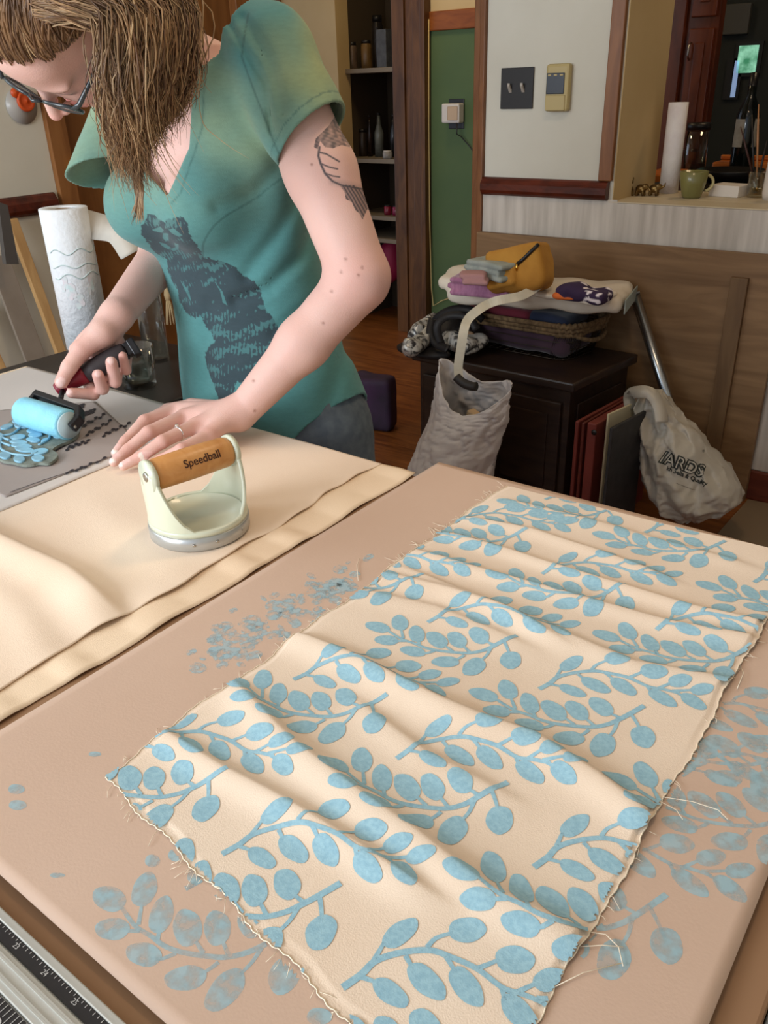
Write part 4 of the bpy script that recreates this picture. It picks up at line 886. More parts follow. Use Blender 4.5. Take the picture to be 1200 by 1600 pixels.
g_o = obj('ink_prints', gm, [M_ghost, M_ghost, M_ghost2], paper, smooth='keep')
# loose threads
M_thr = mat('thread', sr(238, 224, 200), .8); th = MB()
for i in range(150):
    e = rr_.random(); s_ = rr_.randint(0, 3)
    if s_ == 0: p = cA+(cTL-cA)*e; dr_ = np.array([-1, .3])
    elif s_ == 1: p = cA+(cBR-cA)*e; dr_ = np.array([.4, -1])
    elif s_ == 2: p = cBR+(cTR-cBR)*e; dr_ = np.array([1, -.3])
    else: p = cA+(cTL-cA)*(.6+.4*e); dr_ = np.array([-1, .6])
    l_ = rr_.uniform(.003, .014)*(1.5 if s_ == 3 else 1); d2 = dr_+np.array([rr_.gauss(0, .6), rr_.gauss(0, .6)]); d2 /= np.linalg.norm(d2)
    q1 = p+d2*l_*.5; q2 = p+d2*l_+np.array([rr_.gauss(0, .002), rr_.gauss(0, .002)])
    th.tube([(p[0], p[1], TZ+.0055), (q1[0], q1[1], TZ+.0062), (q2[0], q2[1], TZ+.0052)], .00022, 4)
for P in ([(1035, 1255), (1080, 1262), (1120, 1275), (1135, 1290)], [(910, 1465), (945, 1470), (965, 1490), (972, 1520)], [(860, 1555), (910, 1530), (970, 1515)], [(898, 1490), (940, 1487), (972, 1490)], [(1030, 1262), (1055, 1275), (1065, 1290)], [(1130, 1085), (1155, 1050), (1160, 1060), (1150, 1085)], [(560, 915), (558, 890), (562, 880)], [(598, 1000), (590, 990), (596, 982)]):
    th.tube([(*pp(*p), TZ+.0062) for p in P], .00035, 4)
obj('loose_threads', th, M_thr, fabric)['kind'] = 'stuff'
em = MB(); 
for a, b in ((cA, cBR), (cBR, cTR), (cA, cTL)):
    pts = []
    for e in np.linspace(0, 1, 160):
        u_, v_ = {0: (e, 0), 1: (1, e), 2: (0, e)}[0 if (a is cA and b is cBR) else 1 if a is cBR else 2]; p = fab(u_, v_); pts.append((p[0]+.0006*math.sin(e*300), p[1]+.0006*math.cos(e*260), p[2]+.0002))
    em.tube(pts, .0005, 5)
obj('frayed_edge', em, M_thr, fabric)
# ------------------------------------------------------------------ aluminium cutting rail at the lower left
yy = [at(0, p, 2, TZ+.008)[1] for p in (1413, 1438, 1470, 1560)]
t = tag(empty('cutting_rail', (-.35, yy[3], TZ)), 'aluminium cutting rail with black numbered scales at the lower left of the table', 'ruler')
M_alu = mat('brushed_aluminium', sr(208, 208, 202), .35, .55, c2=sr(196, 196, 190), scale=20, stretch=(.1, 8, 1))
M_scale = mat('black_scale', sr(38, 36, 38), .35)
X0, X1 = -.75, -.05
obj('base_plate', MB().bb((X0, yy[3]-.08, TZ), (X1, yy[0], TZ+.006)), M_alu, t, bevel=.001)
for a, b, h in ((yy[1], yy[0]-.001, .009), (yy[3]+.002, yy[2]-.001, .009)): obj('rib', MB().bb((X0, a, TZ+.0061), (X1, b, TZ+h)), M_alu, t, bevel=.0008)
for k in (.3, .36, .68, .74): y_ = yy[3]+(yy[2]-yy[3])*k; obj('groove', MB().bb((X0, y_, TZ+.009), (X1, y_+.0012, TZ+.0102)), M_alu, t)
for a, b, n0_ in ((yy[2], yy[1]-.0005, 20), (yy[3]-.028, yy[3]+.001, 8)):
    s_ = obj('scale', MB().bb((X0, a, TZ+.0061), (X1, b, TZ+.0082)), M_scale, t); dm = MB()
    for k in range(24):
        V, F = text_mesh(str(n0_+k), (b-a)*.62); V = V[:, :2]; x_ = -.47+.0254*k*1.2-.02
        if X0+.01 < x_ < X1-.01: dm.add([(x_+v[0], (a+b)/2+v[1], TZ+.0085) for v in V], F)
        for q in range(8):
            xx = x_+.0254*1.2*q/8
            if X0+.01 < xx < X1-.01: dm.bb((xx, b-(b-a)*(.22 if q % 2 else .3), TZ+.0083), (xx+.0004, b-.0003, TZ+.0086))
    obj('numerals', dm, mat('scale_white', sr(190, 188, 186), .5), s_)
# ------------------------------------------------------------------ print making things
M_tr = mat('tracing_paper', sr(176, 164, 158), .5, c2=sr(166, 156, 152), scale=4, bump=.05, bscale=60)
M_ws = mat('white_sheet', sr(222, 214, 208), .6, c2=sr(214, 206, 200), scale=4)
def sheet(name, corners, z, m, label, cat):
    c_ = [np.array(q, float) for q in corners]
    def f(u, v): a = c_[0]+(c_[1]-c_[0])*u; b = c_[3]+(c_[2]-c_[3])*u; p = a+(b-a)*v; return (p[0], p[1], z+topz(p[0], p[1])*.9+.0004*math.sin(p[0]*30)*math.sin(p[1]*25))
    return tag(obj(name, MB().grid(f, 60, 60), m, None, solid=.0004, smooth='keep'), label, cat)
sheet('paper_sheet', [(-1.52, .37), (-.985, .40), (-.99, .855), (-1.54, .852)], TZ+.0034, M_ws, 'smooth white sheet of paper beneath the grey tracing sheet', 'paper')
tsd = [(-1.42, .33), (-1.018, .345), (-1.012, .70), (-1.477, .778)]
tsd = [pp(-150, 850), pp(20, 778), pp(232, 690), pp(20, 600)]
tsd = [tuple(pp(18, 778)+(pp(18, 778)-pp(215, 668))*0), tuple(pp(215, 700)), tuple(pp(165, 640)), tuple(pp(20, 600))]
tA, tB, tD = pp(10, 782), pp(226, 700), pp(20, 600); tC = pp(150, 632)
sheet('tracing_sheet', [tA-(tB-tA)*0+np.array([-.5, -.0]), tA, tB, tC], TZ+.0046, M_tr, 'grey tracing sheet with black vine marks under the carved block', 'paper')
tr = COL.objects[-1]
zt_ = lambda x, y: TZ+.0056+topz(x, y)*.9
km = MB()
def zr2(p): return (p[0]/5.217, 580+p[1]/5.217)
def zig(P, amp=2.2, w_=.0013, leaves=True):
    Q = [zr2(p) for p in P]; n = 26; L = smooth_path([(q[0], q[1], 0) for q in Q], n)
    pts = []
    for i, q in enumerate(L): pts.append(pp(q[0], q[1]+amp*math.sin(i*1.3)*.5))
    V, F = stempatch(pts, w_*1.6, zt_, lambda c: True); km.add(V, F)
    if leaves:
        for i in range(2, n-1, 3):
            q = L[i]; cc = pp(q[0], q[1]+amp*.8*(-1)**i); V, F = leafpatch(cc, pp(q[0]+3.2, q[1]-1.2+amp*.8*(-1)**i)-cc, pp(q[0]+.6, q[1]+1.6+amp*.8*(-1)**i)-cc, zt_, lambda c: True, 2, 10); km.add(V, F)
for P in ([(625, 330), (685, 310)], [(668, 388), (720, 368), (778, 348)], [(640, 500), (740, 440), (862, 378)], [(708, 548), (800, 495), (912, 430)], [(843, 558), (940, 505), (1068, 452)], [(545, 665), (640, 628), (736, 600)]): zig(P)
zig([(90, 1020), (350, 925), (560, 860)], .4, .0009, False); zig([(540, 862), (640, 835), (740, 795), (885, 735)], 1.5)
zig([(440, 690), (560, 620), (640, 560), (655, 520)], .3, .0016, False)
obj('ink_marks', km, mat('marker_ink', sr(48, 44, 50), .6), tr, smooth='keep')
# carved lino block
LZ = TZ+.006
def pl(p, z=0): q = zr2(p); c_ = pp(*q); return np.array([c_[0], c_[1], LZ+topz(c_[0], c_[1])*.9+z])
t = tag(empty('printing_block', pl((250, 650))), 'hand carved leafy branch printing block inked light blue, under the brayer', 'printing block')
M_lin = mat('lino_grey', sr(134, 142, 132), .7, c2=sr(108, 116, 108), scale=60, bump=.4, bscale=120)
M_inkb = mat('wet_blue_ink', sr(146, 196, 218), .35, c2=sr(130, 180, 206), scale=120, coat=.2)
ol = [(-150, 600), (-60, 520), (20, 540), (90, 460), (150, 430), (230, 395), (330, 410), (430, 440), (530, 480), (640, 510), (655, 545), (640, 580), (580, 620), (500, 650), (440, 690), (478, 720), (480, 750), (440, 790), (395, 805), (330, 800), (270, 812), (200, 815), (120, 795), (40, 782), (-10, 760), (-120, 740), (-200, 660)]
P = [pl(p) for p in ol]; P = [p for p in smooth_path([*P, P[0]], 90)[:-1]]
bm_ = MB(); cen = np.mean(P, 0); top_ = [p+[0, 0, .0042+.0*i] for i, p in enumerate(P)]; n = len(P)
bm_.add(np.vstack([P, top_, [cen+[0, 0, .0042]]]), [(i, (i+1) % n, n+(i+1) % n, n+i) for i in range(n)]+[(n+i, n+(i+1) % n, 2*n) for i in range(n)])
obj('carved_base', bm_, M_lin, t)
lv_ = [((175, 465), (62, 22), 0), ((192, 500), (62, 22), 0), ((245, 435), (45, 20), 5), ((318, 458), (55, 18), 12), ((385, 478), (50, 17), 12), ((470, 512), (52, 22), 20), ((496, 578), (54, 24), -8), ((312, 540), (82, 20), -4), ((302, 578), (58, 22), -4), ((285, 618), (58, 18), 4), ((160, 595), (64, 20), -6), ((165, 635), (75, 14), 3), ((190, 666), (88, 18), 4), ((215, 698), (78, 20), 6), ((338, 716), (72, 24), -8), ((55, 745), (48, 27), 5), ((172, 776), (48, 26), 4), ((325, 770), (54, 24), 0), ((5, 585), (40, 22), 0), ((-70, 640), (60, 22), 0), ((-60, 700), (60, 24), 0), ((70, 510), (55, 18), -14), ((-40, 560), (50, 20), -10), ((420, 560), (30, 12), 30), ((380, 620), (34, 12), -20)]
for c_, (a_, b_), an in lv_:
    ca_, sa_ = math.cos(R(an)), math.sin(R(an)); ring = [pl((c_[0]+a_*math.cos(k)*ca_-b_*math.sin(k)*sa_, c_[1]+a_*math.cos(k)*sa_+b_*math.sin(k)*ca_)) for k in np.linspace(0, 2*math.pi, 23)[:-1]]
    m_ = MB().prism(ring, (0, 0, .0068)); obj('raised_leaf', m_, M_inkb, t, bevel=.0006, seg=1)
for P_ in ([(230, 480), (300, 505), (380, 530), (420, 575), (400, 620), (330, 660)], [(-160, 640), (0, 620), (40, 585), (110, 570), (180, 520), (235, 482)], [(40, 585), (18, 630), (22, 690), (100, 730), (190, 742), (260, 745), (320, 722)], [(25, 640), (100, 665)], [(30, 600), (90, 620)], [(260, 470), (290, 440)], [(330, 500), (360, 480)], [(400, 540), (440, 520)]):
    Q = smooth_path([pl(p, .0055) for p in P_], 20); obj('raised_stem', MB().tube(Q, .0021, 8), M_inkb, t)
# brayer
t = tag(empty('brayer', at(72, 668, 2, TZ+.0118)), 'brayer with a light blue inked foam roller, black frame and red and black handle', 'brayer')
A1, A2 = at(38, 643, 2, TZ+.036), at(107, 664, 2, TZ+.036); ra = nz(A2-A1); RR = .0235; mid = (A1+A2)/2
H0, H1 = at(88, 610, 2, TZ+.062), None
dH = (H0-CAM)@_F; H1 = dep(212, 540, dH+.02); ha = nz(H1-H0)
obj('roller', MB().lathe([(0, 0), (RR*.9, 0), (RR, .002), (RR, np.linalg.norm(A2-A1)-.002), (RR*.9, np.linalg.norm(A2-A1)), (0, np.linalg.norm(A2-A1))], A1, ra, 40), mat('inked_foam', sr(150, 222, 244), .6, c2=sr(142, 212, 238), scale=40, bump=.3, bscale=300), t)
obj('roller_core', MB().tube([A2+ra*.0001, A2+ra*.004], RR*.86, 28), mat('foam_end', sr(176, 196, 200), .6), t)
M_bp = mat('brayer_black', sr(26, 26, 30), .4)
up = nz(np.cross(ra, ha)); up = up if up[2] > 0 else -up; back = nz(H0-mid-ra*((H0-mid)@ra))
B1, B2 = A1-ra*.008+back*.036, A2+ra*.010+back*.030
fb = MB()
side = nz(np.cross(ra, back))
def bar(a, b, w_, h_):
    d_ = nz(b-a); s1 = nz(np.cross(d_, side)); c4 = [s1*w_+side*h_, s1*w_-side*h_, -s1*w_-side*h_, -s1*w_+side*h_]
    fb.prism([a+c_ for c_ in c4], b-a)
bar(B1, B2-ra*.012, .005, .008); bar(B2-ra*.014, A2+ra*.012+back*.014, .005, .008); bar(A2+ra*.012+back*.016, A2+ra*.012-back*.004, .0045, .008); bar(B1+ra*.002, A1-ra*.006, .0045, .006)
obj('frame', fb, M_bp, t, bevel=.0015)
obj('axle', MB().tube([A1-ra*.011, A2+ra*.017], .0025, 10), mat('steel', (0, 0, 0)), t)
obj('stem', MB().tube([(B1+B2)/2, H0+ha*.012], .0042, 10), M_bp, t)
M_hr = mat('handle_red', sr(128, 26, 44), .4); M_hg = mat('handle_rubber', sr(56, 50, 52), .6)
obj('grip', MB().lathe([(0, 0), (.0095, 0), (.0115, .003), (.0105, .012), (.0125, .03), (.0145, .045), (.0145, .052), (0, .052)], H0, ha, 24), M_hr, t)
obj('handle', MB().lathe([(0, .0521), (.0148, .0521), (.0165, .07), (.0168, .10), (.015, .122), (.013, .126), (0, .126)], H0, ha, 24), M_hg, t)
e0 = H0+ha*.126; e1 = H1; s1 = nz(np.cross(ha, _F)); s2 = np.cross(ha, s1)
obj('stand_foot', MB().prism([e0+s1*.011+s2*.009, e0-s1*.011+s2*.009, e0-s1*.011-s2*.009, e0+s1*.011-s2*.009], (e1-e0)).prism([e1+s1*.013+s2*.01-ha*.01, e1-s1*.016+s2*.01-ha*.01, e1-s1*.016-s2*.01-ha*.01, e1+s1*.013-s2*.01-ha*.01], ha*.012), M_bp, t, bevel=.002)
# wooden handled press
Lp, Rp = at(233, 750, 2, TZ+.088), at(361, 708, 2, TZ+.088); hx_ = nz(Rp-Lp); hx_[2] = 0; hx_ = nz(hx_); hy_ = np.cross([0, 0, 1], hx_)
dc = (Lp+Rp)/2; dc = np.array([dc[0], dc[1], TZ+.0032+.001]); RB = .0605; HL = np.linalg.norm(Rp-Lp)/2
t = tag(empty('hand_press', dc), 'cream hand press with a lettered wooden handle and steel base ring', 'hand press')
M_crm = mat('cream_enamel', sr(216, 220, 198), .3, c2=sr(212, 216, 192), scale=6, coat=.3)
M_gring = mat('press_ring', sr(188, 190, 188), .3, .6)
obj('base_ring', MB().lathe([(0, 0), (RB*.96, 0), (RB, .003), (RB, .017), (RB*.97, .018), (0, .018)], dc, seg=72), M_gring, t)
mbp = MB(); mbp.lathe([(0, .0181), (RB*.98, .0181), (RB*.985, .024), (RB*.92, .026), (RB*.90, .0225), (0, .0215)], dc, seg=72)
obj('plate', mbp, M_crm, t)
top_h = .088
for s_ in (-1, 1):
    V = []; F = []; nu = 48; nv = 14; am = R(88)
    def hgt(a): 
        q = abs(a); return .024+(top_h-.024)*(1-sstep(R(15), R(60), q)**.85) + (.003 if q < R(12) else 0)
    for side_ in (0, 1):
        for j in range(nv+1):
            for i in range(nu+1):
                a = -am+2*am*i/nu; hh = hgt(a); z = .0225+(hh-.0225)*j/nv; lift = (z-.0225)/top_h
                rr2 = (RB*.97-side_*(.0045))-.0
                x_ = math.cos(a)*rr2; y_ = math.sin(a)*rr2*(1-.15*lift)
                if lift > 0: x_ = x_*(1-lift)+lift*(max(x_, HL+.002-side_*.0045) if abs(a) < R(50) else x_)
                V.append(dc+hx_*s_*x_+hy_*y_+np.array([0, 0, z]))
    W_ = nu+1; o2 = (nv+1)*W_
    for j in range(nv):
        for i in range(nu): a = j*W_+i; F += [(a, a+1, a+1+W_, a+W_), (o2+a, o2+a+W_, o2+a+W_+1, o2+a+1)]
    for i in range(nu): F += [(nv*W_+i, nv*W_+i+1, o2+nv*W_+i+1, o2+nv*W_+i), (i, o2+i, o2+i+1, i+1)]
    for j in range(nv): F += [(j*W_, (j+1)*W_, o2+(j+1)*W_, o2+j*W_), (j*W_+nu, o2+j*W_+nu, o2+(j+1)*W_+nu, (j+1)*W_+nu)]
    u_ = MB().add(V, F, 0, True)
    u_.tube([dc+hx_*s_*(HL-.0035)+[0, 0, top_h], dc+hx_*s_*(HL+.0025)+[0, 0, top_h]], .0195, 32)
    up_ = obj('upright', u_, M_crm, t)
    obj('screw', MB().lathe([(0, 0), (.0065, 0), (.0055, .0018), (.003, .0024), (0, .0014)], dc+hx_*s_*(HL+.0025)+[0, 0, top_h], hx_*s_, 24), mat('steel', (0, 0, 0)), up_)
HR = .0185
hp_ = obj('handle', MB().lathe([(0, -HL+.004), (HR*.9, -HL+.004), (HR, -HL+.01), (HR*1.04, 0), (HR, HL-.01), (HR*.9, HL-.004), (0, HL-.004)], dc+[0, 0, top_h], hx_, 48), wood('beech', sr(218, 160, 98), sr(206, 144, 82), 8, (1, 6, 6), .35), t)
V, F = text_mesh('Speedball', .0128, .00025); pts = []
cdir = nz(CAM-dc-[0, 0, top_h]); a0 = math.atan2(cdir[2], cdir@hy_); V[:, 0] -= V[:, 0].mean()
for v in V:
    a = a0+v[1]/HR*(-1)*-1*(1 if (-hy_)@cdir > 0 else 1)
    a = a0-(v[1])/HR if math.cos(a0) > 0 else a0-(v[1])/HR
    rr2 = HR*1.045; pts.append(dc+[0, 0, top_h]+hx_*(v[0]+.006)+(hy_*math.cos(a)+np.array([0, 0, 1])*math.sin(a))*rr2)
obj('lettering', MB().add(pts, F), mat('burnt_brown', sr(72, 40, 24), .6), hp_, smooth='keep')
for a in (-2.2, -1.75, -1.1): obj('screw', MB().lathe([(0, 0), (.0022, 0), (.0018, .001), (0, .0008)], dc+(hx_*math.cos(a)+hy_*math.sin(a))*RB*1.0+[0, 0, .010], hx_*math.cos(a)+hy_*math.sin(a), 12), mat('steel', (0, 0, 0)), t)
# ------------------------------------------------------------------ things on the side table and by the left wall
b = at(140, 540, 2, SH); b = np.array([b[0], b[1], SH]); 
tp = at(112, 326, 1, b[1]); hgt_ = tp[2]-SH; r_ = 37*((tp-CAM)@_F)/FPX
t = tag(empty('paper_towel_roll', b), 'large white paper towel roll with a printed pattern standing on the black side table', 'paper towel roll')
obj('sheets', MB().lathe([(.019, 0), (r_, 0), (r_, hgt_), (r_*.97, hgt_+.001), (.019, hgt_), (.019, 0)], b, seg=48), mat('towel_big', sr(232, 234, 236), .9, c2=sr(222, 228, 232), scale=10, bump=.5, bscale=90), t)
obj('core', MB().lathe([(.0185, .001), (.0185, hgt_*.995), (.016, hgt_*.995), (.016, .001), (.0185, .001)], b, seg=28), mat('cardboard', (0, 0, 0)), t)
pm3 = MB(); 
for z, am_ in ((hgt_*.72, .006), (hgt_*.62, .004), (hgt_*.55, .006)):
    a_ = math.atan2(-b[1], -b[0]); pts = [b+np.array([math.cos(k)*(r_+.0006), math.sin(k)*(r_+.0006), z+am_*math.sin(k*6+z*40)]) for k in np.linspace(a_-1.0, a_+1.3, 40)]; pm3.tube(pts, .0011, 5)
obj('print', pm3, mat('towel_print', sr(186, 206, 204), .9), t)
b = at(219, 603, 2, SH)
t = tag(empty('tumbler', b), 'clear glass tumbler half full of water on the black side table', 'glass')
rg_ = .0385*1.0; hg = .085
obj('glass', MB().lathe([(0, 0), (rg_*.86, 0), (rg_*.9, .004), (rg_, hg), (rg_-.0025, hg), (rg_*.86-.002, .013), (0, .012)], b, seg=48), M_glass, t)
obj('water', MB().lathe([(0, .0125), (rg_*.855-.002, .0135), (rg_*.93-.003, .052), (0, .052)], b, seg=40), glassy('water', (.90, .95, .93), 1.4), t)
b = at(232, 575, 2, SH)+np.array([-.03, .05, 0]); 
t = tag(empty('glass_vase', b), 'tall narrow clear glass cylinder behind the water tumbler', 'vase')
tp = at(226, 425, 1, b[1]); hv = tp[2]-SH
obj('glass', MB().lathe([(0, 0), (.028, 0), (.03, hv), (.0275, hv), (.026, .008), (0, .008)], b, seg=36), M_glass, t)
rb2 = b*0+at(140, 540, 2, SH); pth = smooth_path([at(132, 350, 1, rb2[1]+.03), at(160, 356, 1, rb2[1]+.05), at(184, 366, 1, rb2[1]+.04), at(203, 398, 1, rb2[1]+.03)], 16)
twr = [o for o in COL.objects if o.name.startswith('paper_towel_roll')][0]; rg_l = []
for i_, p in enumerate(pth):
    n_ = nz(np.cross(np.gradient(pth, axis=0)[i_], _F)); w2_ = .034-.012*i_/15; rg_l.append(np.array([p+n_*w2_-_F*.0005, p-n_*w2_-_F*.0005, p-n_*w2_+_F*.0005, p+n_*w2_+_F*.0005]))
obj('loose_sheet', MB().loft(rg_l), mat('loose_towel', sr(214, 208, 196), .8, trans=.2), twr)
gm4 = MB(); a_ = math.atan2(-twr.location[1], -twr.location[0])
for zz_, aa, w_, h_ in ((.50, -.55, .2, .014), (.44, -.3, .25, .016), (.37, -.02, .22, .012), (.47, .55, .16, .02)):
    for q in range(5):
        c0 = a_+aa+.1*math.sin(q*2.3); z0 = hgt_*zz_+.012*math.cos(q*1.9); ring = [np.array(twr.location)+np.array([math.cos(c0+w_*.5*math.cos(k))*(r_+.0007), math.sin(c0+w_*.5*math.cos(k))*(r_+.0007), z0+h_*.6*math.sin(k)]) for k in np.linspace(0, 6.28, 13)[:-1]]
        gm4.add(ring+[np.mean(ring, 0)*1], [(k, (k+1) % 12, 12) for k in range(12)], 0, True)
obj('print', gm4, mat('towel_print_blue', sr(196, 222, 220), .9, c2=sr(222, 214, 218), scale=40), twr, smooth='keep')
# timber offcuts leaning on the left wall
M_pine = wood('pine', sr(206, 166, 112), sr(188, 146, 94), 6, (4, 4, .6), .6)
def plank(name, t0, b0, w_, th_, m, label, cat, X=LX):
    a_ = at(*t0, 0, X+.03); b_ = at(*b0, 0, X+.06); dv = nz(b_-a_); b_ = a_+dv*((a_[2]-.001)/-dv[2]); b_[0] += .07
    s1 = nz(np.cross(dv, [1, 0, 0]))*w_/2; return tag(obj(name, MB().prism([a_+s1, a_-s1, a_-s1+[th_, 0, 0], a_+s1+[th_, 0, 0]], b_-a_), m, bevel=.002), label, cat)
plank('timber_strip', (15, 342), (82, 545), .033, .02, M_pine, 'pale knotty pine strip leaning on the left wall', 'timber')
kn = at(68, 497, 0, LX+.085)
plank('timber_strip', (-6, 400), (45, 556), .07, .012, mat('grey_board', sr(150, 138, 124), .6, c2=sr(138, 126, 112), scale=12), 'wide grey strip leaning on the left wall beside the pine strip', 'timber')
plank('timber_strip', (-45, 480), (-8, 572), .03, .02, M_pine, 'short tan strip at the far left edge of the photo', 'timber')
pl1 = [at(*p, 0, LX+.14) for p in ((-6, 330), (10, 332), (18, 410), (-2, 412))]
tag(obj('dark_post', MB().prism([at(-8, 315, 0, LX+.14), at(6, 320, 0, LX+.14), at(24, 412, 0, LX+.14), at(4, 412, 0, LX+.14)], (.02, 0, 0)), mat('grey_metal', sr(86, 82, 78), .5)), 'dark grey upright strip in front of the left chair rail', 'strip')
# orange knobbed ornament on the left wall
oc = at(41, 158, 0, LX+.02)
t = tag(empty('wall_ornament', (LX+.001, oc[1], oc[2]-.05)), 'round wall ornament with bright orange centre hanging left of the door', 'ornament')
obj('backing', MB().lathe([(0, 0), (.05, 0), (.052, .006), (0, .01)], (LX+.001, oc[1]-.01, oc[2]-.012), (1, 0, 0), 36), mat('frosted_disc', sr(176, 172, 164), .3), t)
M_or = mat('orange_enamel', sr(216, 88, 34), .4, c2=sr(196, 72, 26), scale=20)
obj('dial', MB().lathe([(0, .0101), (.026, .0101), (.03, .016), (.026, .024), (.02, .02), (.008, .021), (0, .026)], (LX+.001, oc[1], oc[2]), (1, 0, 0), 36), M_or, t)
o2_ = at(25, 145, 0, LX+.02); obj('dial', MB().lathe([(0, .0102), (.013, .0102), (.015, .018), (0, .02)], (LX+.001, o2_[1], o2_[2]), (1, 0, 0), 24), M_or, t)
# tassel hanging from the door
ta = at(260, 452, 0, LX+.03); t = tag(empty('tassel', ta), 'knotted cream cord tassel hanging on the brown door', 'tassel')
M_cord = mat('cream_tassel', sr(206, 184, 140), .8)
obj('knot', MB().lathe([(0, -.045), (.01, -.04), (.013, -.02), (.009, 0), (.012, .015), (.006, .03), (0, .032)], ta, seg=16), M_cord, t)
km = MB()
for k in range(9): a = k*.7; km.tube([ta+np.array([.006*math.cos(a), .006*math.sin(a), -.04]), ta+np.array([.012*math.cos(a), .012*math.sin(a), -.08]), ta+np.array([.016*math.cos(a), .02*math.sin(a), -.13])], .0025, 6)
obj('fringe', km, M_cord, t); obj('cord', MB().tube([ta+[0, 0, .03], ta+[-.003, 0, .1], ta+[-.01, 0, .3]], .003, 6), M_cord, t)
#@@
# ------------------------------------------------------------------ the person
def pxof(P):                                   # surface points -> photograph coordinates, to trace prints and tattoo onto skin and cloth
    d = np.asarray(P)-CAM; z = d@_F; return np.stack([600+FPX*(d@_r)/z, 800-FPX*(d@_u)/z, z], 1)
Ls, Le, Lw = dep(440, 92, 1.17), dep(560, 440, 1.215), dep(372, 650, 1.262)
Rs, Re, Rw = dep(205, 150, 1.36), dep(262, 392, 1.5), dep(183, 492, dH+.02)
N0 = dep(300, 85, 1.235)
Hc = dep(97, 23, 1.035)
_vz = -nz(ray(75, 140)); _vx = nz(_r-_vz*(_r@_vz)); _vy = np.cross(_vz, _vx)
def iv(a, b, c_): return _vx*a+_vy*b+_vz*c_   # right, up, towards the viewer
hu = nz(iv(-.60, .26, .76)); hf = nz(iv(-.37, -.93, -.05)); hf = nz(hf-hu*(hf@hu)); hl = np.cross(hu, hf)
HA = np.array([hf, hl, hu])
hp = lambda f, l, u: Hc+hf*f+hl*l+hu*u
zk = [.50, .60, .72, .82, .90, 1.0, 1.09, 1.17, 1.225, 1.27, 1.32]
cxk = [-1.01, -1.015, -1.025, -1.05, -1.07, -1.09, -1.10, -1.09, -1.075, -1.07, -1.07]; cyk = [1.03, 1.02, 1.016, 1.02, 1.022, 1.015, 1.005, .99, .975, .96, .95]
wk = [.17, .178, .175, .15, .132, .136, .15, .155, .125, .05, .04]; tk = [.11, .12, .115, .10, .09, .095, .105, .09, .07, .05, .04]
def torso(gw=0, gt=0, wk_=None, tk_=None):
    w_ = np.array(wk_ or wk)+gw; t_ = np.array(tk_ or tk)+gt; zz = np.linspace(.45, 1.35, 200); ker = np.ones(9)/9
    sm = lambda k: np.convolve(np.pad(np.interp(zz, zk, k), 4, 'edge'), ker, 'valid')
    CX, CY, WW, TT = sm(cxk), sm(cyk), sm(w_), sm(t_)
    def f(P):
        z = P[:, 2]; cx = np.interp(z, zz, CX); cy = np.interp(z, zz, CY); a = np.interp(z, zz, WW); b = np.interp(z, zz, TT)
        X = (P[:, 0]-cx)/a; Y = (P[:, 1]-cy)/b; k0 = np.sqrt(X*X+Y*Y)+1e-9; k1 = np.sqrt((X/a)**2+(Y/b)**2)+1e-9
        d = k0*(k0-1)/k1; return np.maximum(d, np.maximum(z-1.29, .50-z))
    return f
bust = [np.array([-1.035, .905, 1.075]), np.array([-1.165, .905, 1.07])]
prims = [(torso(), .03), (ell(bust[0], (.058, .055, .058)), .04), (ell(bust[1], (.058, .055, .058)), .04), (cone(dep(300, 110, 1.27), hp(-.03, 0, -.06), .052, .055), .03)]
# head and face
prims += [(ell(hp(-.012, 0, .032), (.098, .076, .092), HA), .02), (ell(hp(.03, 0, -.03), (.060, .058, .078), HA), .03), (ell(hp(.060, 0, -.092), (.026, .026, .020), HA), .02),
 (cone(hp(.03, .05, -.06), hp(.06, .012, -.09), .018, .014), .02), (cone(hp(.03, -.05, -.06), hp(.06, -.012, -.09), .018, .014), .02),
 (ell(hp(.056, .034, -.028), (.026, .026, .026), HA), .02), (ell(hp(.056, -.034, -.028), (.026, .026, .026), HA), .02),
 (ell(hp(.076, .028, .020), (.012, .026, .008), HA), .012), (ell(hp(.076, -.028, .020), (.012, .026, .008), HA), .012), (ell(hp(.062, 0, .045), (.028, .05, .04), HA), .02),
 (cone(hp(.086, 0, .006), hp(.112, 0, -.032), .0065, .0095), .008), (ell(hp(.101, .011, -.036), (.009, .006, .007), HA), .004), (ell(hp(.101, -.011, -.036), (.009, .006, .007), HA), .004),
 (ell(hp(.074, .031, .002), (.012, .0135, .011), HA), .004), (ell(hp(.074, -.031, .002), (.012, .0135, .011), HA), .004),
 (ell(hp(.085, 0, -.060), (.009, .022, .0045), HA), .003), (ell(hp(.084, 0, -.070), (.009, .018, .0055), HA), .004),
 (ell(hp(-.008, .076, -.008), (.018, .006, .028), HA), .006), (ell(hp(-.008, -.076, -.008), (.018, .006, .028), HA), .006)]
# arms
prims += [(cone(Ls+[-.02, 0, -.005], Ls*.5+Le*.5, .052, .0495), .03), (cone(Ls*.5+Le*.5, Le+[0, 0, .012], .0495, .043), .02), (cone(Le, Le*.55+Lw*.45, .043, .037), .022), (cone(Le*.55+Lw*.45, Lw, .037, .0245), .02),
          (cone(Rs+[.02, 0, 0], Re, .048, .04), .03), (cone(Re, Rw, .041, .0265), .03)]
